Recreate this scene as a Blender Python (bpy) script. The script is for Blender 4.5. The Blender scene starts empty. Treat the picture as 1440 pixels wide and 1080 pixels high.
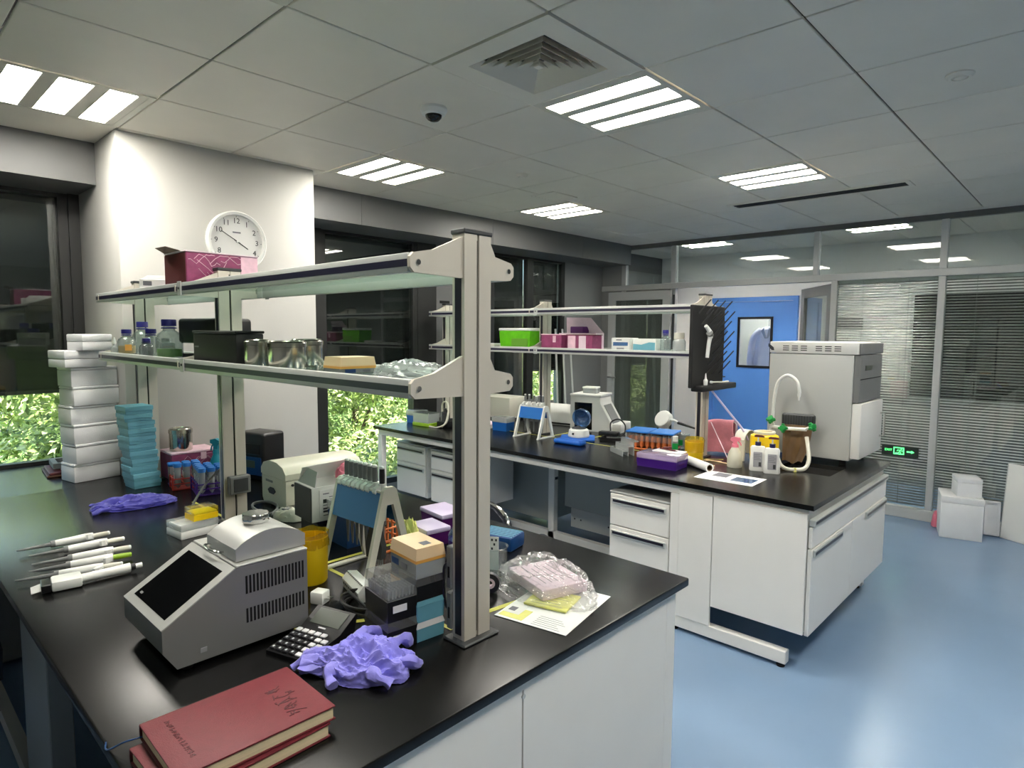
import bpy, bmesh, math, random
from mathutils import Vector, Matrix, noise
random.seed(7)
PI = math.pi
SC = bpy.context.scene
COL = SC.collection
D = bpy.data

# ------------------------------------------------------------------ camera
cam = D.objects.new('camera', D.cameras.new('camera'))
COL.objects.link(cam)
CAM_H = 1.66
_yaw, _pitch, _roll = .7541, .0819, .0066
_f = Vector((-math.sin(_yaw) * math.cos(_pitch), math.cos(_yaw) * math.cos(_pitch), -math.sin(_pitch)))
_r = Vector((math.cos(_yaw), math.sin(_yaw), 0))
_u = _r.cross(_f)
_r2 = _r * math.cos(_roll) + _u * math.sin(_roll)
_u2 = -_r * math.sin(_roll) + _u * math.cos(_roll)
cam.matrix_world = Matrix(((_r2.x, _u2.x, -_f.x, 0), (_r2.y, _u2.y, -_f.y, 0), (_r2.z, _u2.z, -_f.z, CAM_H), (0, 0, 0, 1)))
cam.data.sensor_width = 36
cam.data.lens = 885.2 / 1440 * 36
cam.data.clip_start = .02
SC.camera = cam

# ------------------------------------------------------------------ sky, sun, exposure
LAMP = 17.          # ceiling lamp strength
world = D.worlds.new('sky'); SC.world = world; world.use_nodes = True
wn = world.node_tree; wn.nodes.clear()
sky = wn.nodes.new('ShaderNodeTexSky'); sky.sky_type = 'NISHITA'; sky.sun_disc = False
sky.sun_elevation = math.radians(58); sky.sun_rotation = math.radians(90)
bg = wn.nodes.new('ShaderNodeBackground'); bg.inputs['Strength'].default_value = .32
wo = wn.nodes.new('ShaderNodeOutputWorld')
wn.links.new(sky.outputs[0], bg.inputs[0]); wn.links.new(bg.outputs[0], wo.inputs[0])
sun = D.objects.new('sun', D.lights.new('sun', 'SUN')); COL.objects.link(sun)
sun.data.energy = 9.0; sun.data.angle = .01; sun.data.color = (1, .95, .84)
sun.rotation_euler = (math.radians(-12), math.radians(32), 0)
SC.view_settings.view_transform = 'Standard'
SC.view_settings.look = 'None'
SC.view_settings.exposure = 1.42
SC.view_settings.gamma = 1.0
SC.view_settings.use_curve_mapping = False

# ------------------------------------------------------------------ materials
def lin(c):
    c = c / 255
    return c / 12.92 if c <= .04045 else ((c + .055) / 1.055) ** 2.4
def rgb(t): return (lin(t[0]), lin(t[1]), lin(t[2]), 1)
MATS = {}
def mat(name, c, rough=.5, metal=0., var=0., vscale=8., bump=0., bscale=60., spec=.5, coat=0., emit=0., sheen=0., stretch=None, trans=0.):
    m = D.materials.new(name); m.use_nodes = True
    nt = m.node_tree; b = nt.nodes['Principled BSDF']
    b.inputs['Base Color'].default_value = rgb(c)
    b.inputs['Roughness'].default_value = rough
    b.inputs['Metallic'].default_value = metal
    b.inputs['Specular IOR Level'].default_value = spec
    b.inputs['Coat Weight'].default_value = coat
    b.inputs['Sheen Weight'].default_value = sheen
    b.inputs['Transmission Weight'].default_value = trans
    if emit:
        b.inputs['Emission Color'].default_value = rgb(c); b.inputs['Emission Strength'].default_value = emit
    if var or bump:
        tc = nt.nodes.new('ShaderNodeTexCoord')
        src = tc.outputs['Object']
        if stretch:
            mp = nt.nodes.new('ShaderNodeMapping'); mp.inputs['Scale'].default_value = stretch
            nt.links.new(src, mp.inputs[0]); src = mp.outputs[0]
    if var:
        n = nt.nodes.new('ShaderNodeTexNoise'); n.inputs['Scale'].default_value = vscale; n.inputs['Detail'].default_value = 4
        nt.links.new(src, n.inputs['Vector'])
        r = nt.nodes.new('ShaderNodeMapRange'); r.inputs['From Min'].default_value = .3; r.inputs['From Max'].default_value = .7
        r.inputs['To Min'].default_value = 1 - var; r.inputs['To Max'].default_value = 1 + var
        nt.links.new(n.outputs[0], r.inputs[0])
        h = nt.nodes.new('ShaderNodeHueSaturation'); h.inputs['Color'].default_value = rgb(c)
        nt.links.new(r.outputs[0], h.inputs['Value']); nt.links.new(h.outputs[0], b.inputs['Base Color'])
    if bump:
        n2 = nt.nodes.new('ShaderNodeTexNoise'); n2.inputs['Scale'].default_value = bscale; n2.inputs['Detail'].default_value = 3
        nt.links.new(src, n2.inputs['Vector'])
        bp = nt.nodes.new('ShaderNodeBump'); bp.inputs['Strength'].default_value = bump; bp.inputs['Distance'].default_value = .004
        nt.links.new(n2.outputs[0], bp.inputs['Height']); nt.links.new(bp.outputs[0], b.inputs['Normal'])
    MATS[name] = m
    return m
def glass(name, tint=(255, 255, 255), haze=0., hazec=(230, 235, 235), refl=1., f0=.05, rough=.02):
    """thin clear sheet: see-through, mirrors more at a slant, optionally a little milky"""
    m = D.materials.new(name); m.use_nodes = True
    nt = m.node_tree; nt.nodes.clear()
    out = nt.nodes.new('ShaderNodeOutputMaterial')
    tr = nt.nodes.new('ShaderNodeBsdfTransparent'); tr.inputs[0].default_value = rgb(tint)
    last = tr.outputs[0]
    if haze:
        df = nt.nodes.new('ShaderNodeBsdfPrincipled'); df.inputs['Base Color'].default_value = rgb(hazec); df.inputs['Roughness'].default_value = .4
        mx = nt.nodes.new('ShaderNodeMixShader'); mx.inputs[0].default_value = haze
        nt.links.new(last, mx.inputs[1]); nt.links.new(df.outputs[0], mx.inputs[2]); last = mx.outputs[0]
    gl = nt.nodes.new('ShaderNodeBsdfGlossy'); gl.inputs['Roughness'].default_value = rough
    lw = nt.nodes.new('ShaderNodeLayerWeight'); lw.inputs[0].default_value = .5
    pw = nt.nodes.new('ShaderNodeMath'); pw.operation = 'POWER'; pw.inputs[1].default_value = 4
    ml = nt.nodes.new('ShaderNodeMath'); ml.operation = 'MULTIPLY_ADD'; ml.inputs[1].default_value = .85 * refl; ml.inputs[2].default_value = f0
    nt.links.new(lw.outputs['Facing'], pw.inputs[0]); nt.links.new(pw.outputs[0], ml.inputs[0])
    mx2 = nt.nodes.new('ShaderNodeMixShader')
    nt.links.new(ml.outputs[0], mx2.inputs[0]); nt.links.new(last, mx2.inputs[1]); nt.links.new(gl.outputs[0], mx2.inputs[2])
    nt.links.new(mx2.outputs[0], out.inputs[0])
    MATS[name] = m
    return m

mat('ceiling_metal', (228, 222, 209), .55, 0, .03, 3)
mat('ceiling_void', (30, 31, 31), .9)
mat('wall_white', (194, 193, 188), .7, 0, .012, 4, .06, 120)
mat('wall_grey', (140, 141, 139), .6, 0, .02, 3)
mat('column_grey', (98, 99, 99), .5)
mat('soffit_grey', (104, 105, 104), .45, .25, .05, 2)
mat('frame_dark', (38, 39, 38), .4)
mat('blind_black', (17, 19, 16), .25, 0, .08, 5)
mat('alu', (190, 192, 190), .4, .2)
mat('alu_light', (196, 199, 196), .45, .2)
mat('black_stone', (15, 15, 15), .25, 0, .1, 30, .03, 300, .3)
mat('black_gap', (5, 5, 5), .8)
mat('white_steel', (236, 234, 228), .38, 0, .015, 5)
mat('grey_steel', (190, 192, 189), .45)
mat('pale_grey_panel', (168, 172, 168), .5)  # even pale grey of the cabinet backs and middle panel
mat('strip_dark', (34, 32, 44), .3)
mat('post_beige', (203, 197, 184), .38, .15, .03, 6, 0, 0, .5, 0, 0, 0, (1, 1, .05))
mat('post_side', (150, 149, 140), .35, .3)
mat('navy_strip', (36, 34, 58), .35)
mat('black_plastic', (20, 20, 22), .35)
mat('black_matte', (14, 14, 15), .6)
mat('dark_grey', (56, 58, 60), .5)
mat('mid_grey', (118, 120, 120), .5)
mat('rubber', (18, 18, 18), .8)
mat('chrome', (215, 215, 212), .12, 1)
mat('steel', (190, 186, 174), .2, 1, .05, 10)
mat('white_plastic', (232, 233, 229), .35)
mat('offwhite', (214, 212, 198), .4)
mat('instr_white', (226, 226, 222), .35)
mat('centri_beige', (206, 204, 186), .42)
mat('foam', (232, 233, 234), .75, 0, .015, 12, .25, 220)
mat('teal', (108, 172, 190), .55, 0, .04, 18)
mat('teal_side', (100, 162, 180), .55, 0, .04, 18)
mat('red_leather', (114, 34, 44), .5, 0, .06, 60, .18, 500)
mat('red_emboss', (80, 20, 30), .5)
mat('maroon', (92, 32, 36), .55)
mat('page_cream', (222, 206, 170), .8, 0, .08, 3, 0, 0, .3, 0, 0, 0, (1, 1, 260))
mat('purple_glove', (134, 130, 222), .5, 0, .07, 30, .35, 70, .4, 0, 0, .3)
mat('blue_glove', (48, 46, 150), .5, 0, .08, 30, .12, 200, .4, 0, 0, .3)
mat('lamp_white', (255, 250, 240), .4, emit=LAMP)
mat('corridor_lamp', (255, 252, 250), .4, emit=LAMP * 2.4)
mat('lamp_tray', (214, 210, 196), .5)
mat('floor_blue', (124, 150, 180), .26, 0, .05, 1.4, .02, 40, .45)
mat('thermo_grey', (134, 134, 133), .42, .2)
mat('thermo_face', (186, 187, 183), .4, .3)
mat('lid_silver', (188, 189, 186), .35, .35)
mat('screen_black', (10, 11, 12), .12)
mat('label_white', (225, 225, 222), .6)
mat('label_grey', (160, 160, 165), .6)
mat('ink', (40, 42, 46), .6)
mat('ink_soft', (110, 110, 118), .6)
mat('yellow', (250, 210, 14), .45)
mat('yellow_deep', (226, 190, 22), .4)
mat('yellow_tape', (196, 192, 84), .55)
mat('pad_yellow', (224, 222, 130), .7, 0, .04, 40)
mat('paper', (236, 236, 234), .75)
mat('orange', (240, 176, 84), .45)
mat('orange_tube', (232, 128, 72), .5, 0, .15, 30)
mat('orange_lid', (246, 214, 170), .35)
mat('blue_panel', (0, 106, 164), .4)
mat('blue_cap', (34, 110, 190), .45)
mat('navy_cap', (44, 40, 130), .4)
mat('blue_box', (16, 92, 172), .42)
mat('blue_deep', (12, 62, 118), .45)
mat('blue_pad', (12, 92, 190), .5)
mat('door_blue', (68, 118, 188), .45, 0, .02, 3)
mat('purple_box', (62, 22, 120), .4)
mat('purple_dark', (80, 22, 96), .4)
mat('lilac', (196, 184, 214), .4)
mat('magenta', (142, 64, 102), .45, 0, .25, 24)
mat('pink_soft', (228, 190, 204), .5, 0, .12, 30)
mat('pink_cloth', (216, 136, 148), .95, 0, .06, 40, .5, 160, .2, 0, 0, .4)
mat('pink', (232, 128, 148), .4)
mat('pink_pack', (222, 200, 212), .5, 0, .06, 20)
mat('green_knob', (12, 138, 62), .4)
mat('green_box', (96, 186, 20), .35, 0, .15, 18)
mat('lime', (150, 190, 40), .4)
mat('brown_bag', (112, 88, 62), .5, 0, .12, 14, .2, 30)
mat('brown_board', (100, 66, 48), .6, 0, .1, 20)
mat('red_rack', (196, 60, 52), .4)
mat('blue_spray', (30, 140, 164), .35)
mat('pump_navy', (30, 30, 78), .4)
mat('amber_liquid', (196, 164, 96), .3)
mat('green_liquid', (104, 160, 56), .3)
mat('coat_white', (214, 210, 222), .8, 0, .06, 8, .4, 12)
mat('leaf_light', (214, 222, 160), .6, 0, .12, 2)
mat('leaf_mid', (168, 190, 104), .6, 0, .15, 2)
mat('leaf_dark', (104, 126, 70), .6, 0, .15, 2)
mat('bark', (84, 70, 54), .85, 0, .2, 10, .6, 20)
mat('grass', (120, 150, 70), .9, 0, .2, 3)
mat('sign_dark', (34, 44, 38), .45)
mat('sign_green', (90, 255, 130), .4, emit=.9)
mat('key_white', (212, 212, 214), .45)
mat('key_black', (34, 34, 40), .45)
mat('lcd', (74, 80, 72), .3)
mat('slat', (104, 106, 104), .5)
mat('far_wall', (234, 234, 230), .7)
mat('seat_fabric', (30, 34, 46), .8, 0, .1, 40)
glass('pane', (235, 240, 238), 0, f0=.07)
glass('pane_dark', (205, 212, 208), .3, (128, 136, 128), f0=.08)
glass('shelf_glass', (226, 240, 234), .03, f0=.06)
glass('clear', (242, 246, 246), .06, f0=.05)
glass('clear_milky', (236, 238, 238), .32, (226, 230, 230), f0=.05)
glass('clear_lid', (236, 236, 236), .12, (225, 225, 225), f0=.09, rough=.06)
glass('clear_grey', (150, 150, 152), .35, (120, 120, 122), f0=.06)
glass('clear_blue', (176, 206, 232), .14, (110, 156, 206), f0=.07)
glass('clear_yellow', (246, 234, 140), .16, (240, 220, 60), f0=.05)
glass('clear_pink', (236, 226, 240), .4, (216, 200, 228), f0=.05)
glass('bag_film', (250, 250, 250), .10, (240, 240, 242), f0=.08, refl=1.1, rough=.08)
def MT(n): return MATS[n]

# ------------------------------------------------------------------ mesh helpers
class MB:
    def __init__(s): s.v = []; s.f = []; s.m = []; s.T = Matrix()
    def add(s, vs, fs, m=0):
        b = len(s.v)
        s.v += [tuple(s.T @ Vector(p)) for p in vs]
        s.f += [tuple(b + i for i in f) for f in fs]; s.m += [m] * len(fs)
        return s
    def box(s, x0, x1, y0, y1, z0, z1, m=0):
        return s.add([(x0, y0, z0), (x1, y0, z0), (x1, y1, z0), (x0, y1, z0), (x0, y0, z1), (x1, y0, z1), (x1, y1, z1), (x0, y1, z1)],
                     [(0, 3, 2, 1), (4, 5, 6, 7), (0, 1, 5, 4), (1, 2, 6, 5), (2, 3, 7, 6), (3, 0, 4, 7)], m)
    def bev(s, x0, x1, y0, y1, z0, z1, r=.004, seg=2, m=0, taper=1.):
        bm = bmesh.new(); bmesh.ops.create_cube(bm, size=1)
        cx, cy = (x0 + x1) / 2, (y0 + y1) / 2
        for v in bm.verts:
            k = taper if v.co.z < 0 else 1.
            v.co = Vector((cx + v.co.x * (x1 - x0) * k, cy + v.co.y * (y1 - y0) * k, z0 + (v.co.z + .5) * (z1 - z0)))
        bmesh.ops.bevel(bm, geom=bm.edges[:], offset=r, segments=seg, affect='EDGES', profile=.5)
        bm.verts.index_update()
        s.add([v.co[:] for v in bm.verts], [[v.index for v in f.verts] for f in bm.faces], m); bm.free()
        return s
    def cyl(s, p0, p1, r0, r1=None, n=16, m=0, caps=True):
        p0 = Vector(p0); p1 = Vector(p1); r1 = r0 if r1 is None else r1
        d = (p1 - p0).normalized(); a = d.orthogonal().normalized(); b = d.cross(a)
        vs = []
        for p, r in ((p0, r0), (p1, r1)):
            for i in range(n):
                t = 2 * PI * i / n
                vs.append(p + a * (r * math.cos(t)) + b * (r * math.sin(t)))
        fs = [(i, (i + 1) % n, n + (i + 1) % n, n + i) for i in range(n)]
        if caps: fs += [tuple(range(n))[::-1], tuple(range(n, 2 * n))]
        return s.add(vs, fs, m)
    def lathe(s, prof, n=24, m=0, c=(0, 0, 0)):
        vs = []; fs = []; rows = []
        for r, z in prof:
            if r < 1e-6: rows.append([len(vs)]); vs.append((c[0], c[1], c[2] + z))
            else:
                rows.append(list(range(len(vs), len(vs) + n)))
                vs += [(c[0] + r * math.cos(2 * PI * i / n), c[1] + r * math.sin(2 * PI * i / n), c[2] + z) for i in range(n)]
        for A, B in zip(rows, rows[1:]):
            for i in range(n):
                j = (i + 1) % n
                if len(A) == 1 and len(B) == 1: break
                if len(A) == 1: fs.append((A[0], B[j], B[i]))
                elif len(B) == 1: fs.append((A[i], A[j], B[0]))
                else: fs.append((A[i], A[j], B[j], B[i]))
        return s.add(vs, fs, m)
    def tube(s, pts, r, n=8, m=0, smooth=0, caps=True):
        P = [Vector(p) for p in pts]
        if smooth:
            Q = []
            for i in range(len(P) - 1):
                a, b, c, d = P[max(i - 1, 0)], P[i], P[i + 1], P[min(i + 2, len(P) - 1)]
                for k in range(smooth):
                    t = k / smooth
                    Q.append(.5 * ((2 * b) + (c - a) * t + (2 * a - 5 * b + 4 * c - d) * t * t + (3 * b - a - 3 * c + d) * t ** 3))
            Q.append(P[-1]); P = Q
        R = r if callable(r) else (lambda t: r)
        vs = []; fs = []; a = None
        for i, p in enumerate(P):
            d = (P[min(i + 1, len(P) - 1)] - P[max(i - 1, 0)])
            d = d.normalized() if d.length > 1e-9 else Vector((0, 0, 1))
            a = d.orthogonal().normalized() if a is None else (a - d * a.dot(d)).normalized()
            b = d.cross(a); rr = R(i / (len(P) - 1))
            vs += [p + a * (rr * math.cos(2 * PI * k / n)) + b * (rr * math.sin(2 * PI * k / n)) for k in range(n)]
        for i in range(len(P) - 1):
            for k in range(n):
                j = (k + 1) % n
                fs.append((i * n + k, i * n + j, (i + 1) * n + j, (i + 1) * n + k))
        if caps: fs += [tuple(range(n))[::-1], tuple(range((len(P) - 1) * n, len(P) * n))]
        return s.add(vs, fs, m)
    def prism(s, pts, axis, a, b, m=0):
        def P(p, t): return {'x': (t, p[0], p[1]), 'y': (p[0], t, p[1]), 'z': (p[0], p[1], t)}[axis]
        n = len(pts)
        vs = [P(p, a) for p in pts] + [P(p, b) for p in pts]
        fs = [(i, (i + 1) % n, n + (i + 1) % n, n + i) for i in range(n)] + [tuple(range(n))[::-1], tuple(range(n, 2 * n))]
        return s.add(vs, fs, m)
    def frame(s, x0, x1, z0, z1, w, y0, y1, m=0, axis='y'):
        """rectangular ring, one closed body"""
        def P(a, b, t): return (a, t, b) if axis == 'y' else ((t, a, b) if axis == 'x' else (a, b, t))
        o = [(x0, z0), (x1, z0), (x1, z1), (x0, z1)]; i = [(x0 + w, z0 + w), (x1 - w, z0 + w), (x1 - w, z1 - w), (x0 + w, z1 - w)]
        vs = [P(*p, y0) for p in o + i] + [P(*p, y1) for p in o + i]
        fs = []
        for k in range(4):
            j = (k + 1) % 4
            fs += [(k, j, 4 + j, 4 + k), (8 + k, 12 + k, 12 + j, 8 + j), (k, 8 + k, 8 + j, j), (4 + k, 4 + j, 12 + j, 12 + k)]
        return s.add(vs, fs, m)
    def cup(s, x0, x1, y0, y1, z0, z1, w=.003, m=0, taper=1.):
        """open-topped box with walls of thickness w"""
        cx, cy, hx, hy = (x0 + x1) / 2, (y0 + y1) / 2, (x1 - x0) / 2, (y1 - y0) / 2
        def ring(k, d, z): return [(cx + sx * (hx * k - d), cy + sy * (hy * k - d), z) for sx, sy in ((-1, -1), (1, -1), (1, 1), (-1, 1))]
        vs = ring(taper, 0, z0) + ring(1, 0, z1) + ring(1, w, z1) + ring(taper, w, z0 + w)
        fs = [(3, 2, 1, 0), (12, 13, 14, 15)]
        for q in (0, 4, 8):
            for k in range(4):
                j = (k + 1) % 4
                fs.append((q + k, q + j, q + 4 + j, q + 4 + k))
        return s.add(vs, fs, m)
    def build(s, name, m, parent=None, world=False, sharp=35, loc=None):
        me = D.meshes.new(name)
        off = Vector((0, 0, 0))
        if world and parent:
            q = parent
            while q: off += q.location; q = q.parent
        me.from_pydata([(v[0] - off.x, v[1] - off.y, v[2] - off.z) for v in s.v], [], s.f)
        ms = m if isinstance(m, (list, tuple)) else [m]
        for k in ms: me.materials.append(MT(k))
        bm = bmesh.new(); bm.from_mesh(me); bmesh.ops.recalc_face_normals(bm, faces=bm.faces); bm.to_mesh(me); bm.free()
        me.polygons.foreach_set('material_index', s.m)
        me.polygons.foreach_set('use_smooth', [True] * len(s.f))
        me.set_sharp_from_angle(angle=math.radians(sharp))
        me.update()
        o = D.objects.new(name, me); COL.objects.link(o)
        if parent: o.parent = parent
        if loc: o.location = loc
        return o
def tag(o, label=None, cat=None, group=None, kind=None):
    if label: o['label'] = label
    if cat: o['category'] = cat
    if group: o['group'] = group
    if kind: o['kind'] = kind
    return o
def thing(name, label, cat, loc=(0, 0, 0), rz=0, group=None):
    o = D.objects.new(name, None); COL.objects.link(o)
    o.empty_display_size = .05; o.location = loc; o.rotation_euler = (0, 0, rz)
    return tag(o, label, cat, group)
def struct(name, mb, m, parent=None, kind='structure', world=False):
    o = mb.build(name, m, parent, world)
    if not parent: o['kind'] = kind
    return o
KIDS = {}
def copy_tree(o, parent=None, loc=None, rz=None, label=None, group=None):
    c = o.copy(); COL.objects.link(c)
    if parent: c.parent = parent
    if loc is not None: c.location = loc
    if rz is not None: c.rotation_euler = (0, 0, rz)
    if label: c['label'] = label
    if group: c['group'] = group
    for ch in list(o.children): copy_tree(ch, c)
    return c
def text(txt, size, m, parent, loc, rot, name='lettering', ext=.0003, align='CENTER'):
    cu = D.curves.new('tmp', 'FONT'); cu.body = txt; cu.size = size; cu.extrude = ext; cu.align_x = align; cu.align_y = 'CENTER'; cu.resolution_u = 2
    t = D.objects.new('tmp', cu); COL.objects.link(t)
    dg = bpy.context.evaluated_depsgraph_get()
    me = D.meshes.new_from_object(t.evaluated_get(dg)); D.objects.remove(t); D.curves.remove(cu)
    me.name = name; me.materials.clear(); me.materials.append(MT(m))
    o = D.objects.new(name, me); COL.objects.link(o); o.location = loc; o.rotation_euler = rot
    if parent: o.parent = parent
    return o
def crumple(rx, ry, h, seed, amp=.35, freq=4., sub=5, lobes=None, mb=None, flat=.35):
    """a crumpled soft heap lying on z=0"""
    bm = bmesh.new(); bmesh.ops.create_icosphere(bm, subdivisions=sub, radius=1)
    o = Vector((seed * 3.1, seed * 1.7, seed * .9)); vs = []
    for v in bm.verts:
        p = v.co.normalized()
        th = math.atan2(p.y, p.x); k = 1.
        if lobes:
            for a, w, g in lobes:
                dd = math.atan2(math.sin(th - a), math.cos(th - a)); k += g * math.exp(-(dd / w) ** 2)
        rd = 0
        for i, (f, w) in enumerate(((freq, .5), (freq * 2.1, .3), (freq * 4.3, .2))):
            rd += w * (1 - 2.2 * abs(noise.noise(p * f * .5 + o * (i + 1))))
        rr = 1 + amp * (rd - .5)
        x = p.x * rx * k * (.75 + .25 * rr); y = p.y * ry * k * (.75 + .25 * rr)
        z = max(p.z, -flat * .2) * h * rr + (.12 * h)
        vs.append((x, y, max(z, .0008)))
    mb = mb or MB()
    mb.add(vs, [[v.index for v in f.verts] for f in bm.faces]); bm.free()
    return mb
def in_row(n, a, b): return [a + (b - a) * i / (n - 1) for i in range(n)]
# ------------------------------------------------------------------ the setting
CZ = 2.704
X0, X1, Y0, Y1, YF = -4.62, 4.0, -2.6, 6.57, 8.0
struct('floor', MB().box(X0 - .1, X1 + .1, Y0 - .1, YF + 1.3, -.08, 0), 'floor_blue')
# ceiling: dark void slab, metal tiles with open joints
ceil = struct('ceiling', MB().box(X0 - .15, X1 + .15, Y0 - .15, YF + 1.3, CZ + .085, CZ + .2), 'ceiling_void')
TX = [-3.193 + .6 * i for i in range(-2, 9)]
TY = [.446 + .599 * i for i in range(-5, 11)]
LAMPS = [(i, j) for i in (1, 4, 7) for j in (5, 8, 11)] + [(4, 5)]
LAMPS = sorted(set(LAMPS))          # cell indices in TX, TY
DIFF = (4, 7)
g = .0042
def tile_mesh(w, d):
    return MB().bev(g, w - g, g, d - g, 0, .012, .0025, 1)
tile_proto = None
for i in range(len(TX) - 1):
    for j in range(len(TY) - 1):
        if (i, j) in LAMPS or (i, j) == DIFF: continue
        if tile_proto is None:
            tile_proto = tile_mesh(.6, .599).build('ceiling_tile', 'ceiling_metal', ceil, loc=(TX[i], TY[j], CZ)); continue
        o = tile_proto.copy(); COL.objects.link(o); o.location = (TX[i], TY[j], CZ)
for k, (a, b, c, d) in enumerate(((X0, TX[0], Y0, Y1), (TX[-1], X1, Y0, Y1))):
    MB().box(a, b - g, c, d, CZ, CZ + .012).build('ceiling_tile', 'ceiling_metal', ceil)
MB().box(TX[0], TX[-1], TY[-1] + .003, Y1, CZ, CZ + .012).build('ceiling_tile', 'ceiling_metal', ceil)
for i in range(14):
    MB().box(X0 + .6 * i + g, X0 + .6 * i + .6 - g, Y1 + .006, YF, CZ, CZ + .012).build('ceiling_tile', 'ceiling_metal', ceil)

# ceiling lamps
def make_lamp(label, ml='lamp_white'):
    t = thing('ceiling_lamp', label, 'ceiling light', (0, 0, CZ), 0, 'triple strip ceiling lamps')
    MB().frame(.004, .596, .004, .595, .028, -.002, .01, 0, 'z').build('frame', 'lamp_tray', t)
    MB().box(.03, .57, .03, .57, .03, .04).build('housing', 'lamp_tray', t)
    for y0, y1 in ((.028, .066), (.176, .236), (.36, .42), (.53, .568)):
        MB().bev(.03, .57, y0, y1, -.001, .012, .002, 1).build('divider', 'lamp_tray', t)
    for k in range(3):
        y = (.121, .298, .475)[k]
        MB().bev(.035, .565, y - .0545, y + .0545, .004, .022, .003, 1).build('lamp_tube', ml, t)
    return t
LL = {(1, 5): 'triple strip ceiling lamp at the far left edge above the window soffit',
      (1, 8): 'triple strip ceiling lamp over the windows to the right of the clock pillar',
      (1, 11): 'triple strip ceiling lamp farthest back on the window side',
      (4, 8): 'largest triple strip ceiling lamp beside the square air diffuser',
      (4, 11): 'triple strip ceiling lamp at right in front of the glass partition',
      (4, 5): 'triple strip ceiling lamp directly above the near end of the front bench',
      (7, 5): 'triple strip ceiling lamp over the aisle at the near end of the room',
      (7, 8): 'triple strip ceiling lamp over the aisle beside the middle of the room',
      (7, 11): 'triple strip ceiling lamp over the aisle at right, near the partition'}
lp = None
for c in LAMPS:
    lab = LL[c]
    if lp is None: lp = make_lamp(lab); o = lp
    else: o = copy_tree(lp, None, None, None, lab)
    o.location = (TX[c[0]], TY[c[1]], CZ)
clp = None
for x, lab in ((TX[4], 'triple strip ceiling lamp in the corridor behind the middle transom pane'), (TX[1], 'triple strip ceiling lamp in the corridor beyond the open doorway'), (TX[7], 'triple strip ceiling lamp in the corridor at the right end')):
    if clp is None:
        clp = make_lamp(lab, 'corridor_lamp'); clp.location = (x, 6.68, CZ - .004)
    else: copy_tree(clp, None, (x, 6.68, CZ - .004), 0, lab)

# square diffuser
t = thing('air_diffuser', 'square louvred air diffuser in the ceiling beside the largest lamp', 'air vent', (TX[4], TY[7], CZ))
MB().frame(.004, .596, .004, .595, .1, -.004, .012, 0, 'z').build('frame', 'ceiling_metal', t)
MB().box(.1, .5, .1, .5, .05, .056).build('duct', 'black_gap', t)
for k in range(6):
    q = .104 + .034 * k; r_ = .6 - q
    a = q + .026; b = .6 - a
    MB().add([(a, a, .03), (b, a, .03), (b, b, .03), (a, b, .03), (q, q, -.004), (r_, q, -.004), (r_, r_, -.004), (q, r_, -.004),
              (q, q, -.002), (r_, q, -.002), (r_, r_, -.002), (q, r_, -.002), (a, a, .032), (b, a, .032), (b, b, .032), (a, b, .032)],
             [f for i in range(4) for j in [(i + 1) % 4] for f in ((i, j, 4 + j, 4 + i), (4 + i, 4 + j, 8 + j, 8 + i), (8 + i, 8 + j, 12 + j, 12 + i), (12 + i, 12 + j, j, i))]).build('louvre', 'ceiling_metal', t)
MB().bev(.285, .315, .285, .315, -.004, .02, .002, 1).build('centre_cap', 'ceiling_metal', t)
# small louvre vent
t = thing('ceiling_vent', 'small slatted vent in the ceiling near the far window lamp', 'air vent', (-3.27, 3.68, CZ))
MB().frame(0, .23, 0, .28, .02, -.006, .001, 0, 'z').build('frame', 'ceiling_metal', t)
MB().box(.02, .21, .02, .26, -.0015, .0).build('backing', 'black_gap', t)
for k in range(6):
    MB().prism([(.03 + .038 * k, -.002), (.045 + .038 * k, -.002), (.055 + .038 * k, -.008), (.05 + .038 * k, -.008)], 'x', .02, .21).build('slat', 'ceiling_metal', t)
# linear slot diffuser
t = thing('slot_diffuser', 'long dark linear slot diffuser in the ceiling near the partition', 'air vent', (-2.31, 5.0, CZ))
MB().frame(0, 1.28, 0, .2, .03, -.007, .001, 0, 'z').build('frame', 'ceiling_metal', t)
MB().box(.03, 1.25, .03, .17, -.003, 0).build('slot', 'black_gap', t)
for k in range(2): MB().box(.03, 1.25, .075 + .045 * k, .082 + .045 * k, -.007, -.003).build('vane', 'dark_grey', t)
# detectors and dome camera
def ring(name, label, x, y, r, h, m='ceiling_metal'):
    t = thing(name, label, 'smoke detector', (x, y, CZ))
    MB().lathe([(0, -h * .55), (r * .55, -h * .55), (r * .6, -h), (r * .78, -h), (r, -h * .35), (r, 0), (0, 0)], 28).build('base', m, t)
    MB().lathe([(0, -h * 1.2), (r * .4, -h * 1.1), (r * .5, -h * .55), (0, -h * .55)], 20).build('sensor', m, t)
ring('smoke_detector', 'flat round ceiling detector at the upper right', -.49, 3.14, .05, .014)
ring('smoke_detector', 'tiny round ceiling detector between the diffuser and the far lamps', -2.88, 3.15, .04, .02)
t = thing('dome_camera', 'white dome camera with a dark lens on the ceiling', 'camera', (-2.356, 1.96, CZ))
MB().lathe([(0, 0), (.062, 0), (.064, -.012), (.055, -.03), (.04, -.034), (0, -.034)], 32).build('housing', 'white_plastic', t)
MB().lathe([(.04, -.03), (.037, -.045), (.024, -.058), (0, -.063)], 28).build('lens_dome', 'screen_black', t)

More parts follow.
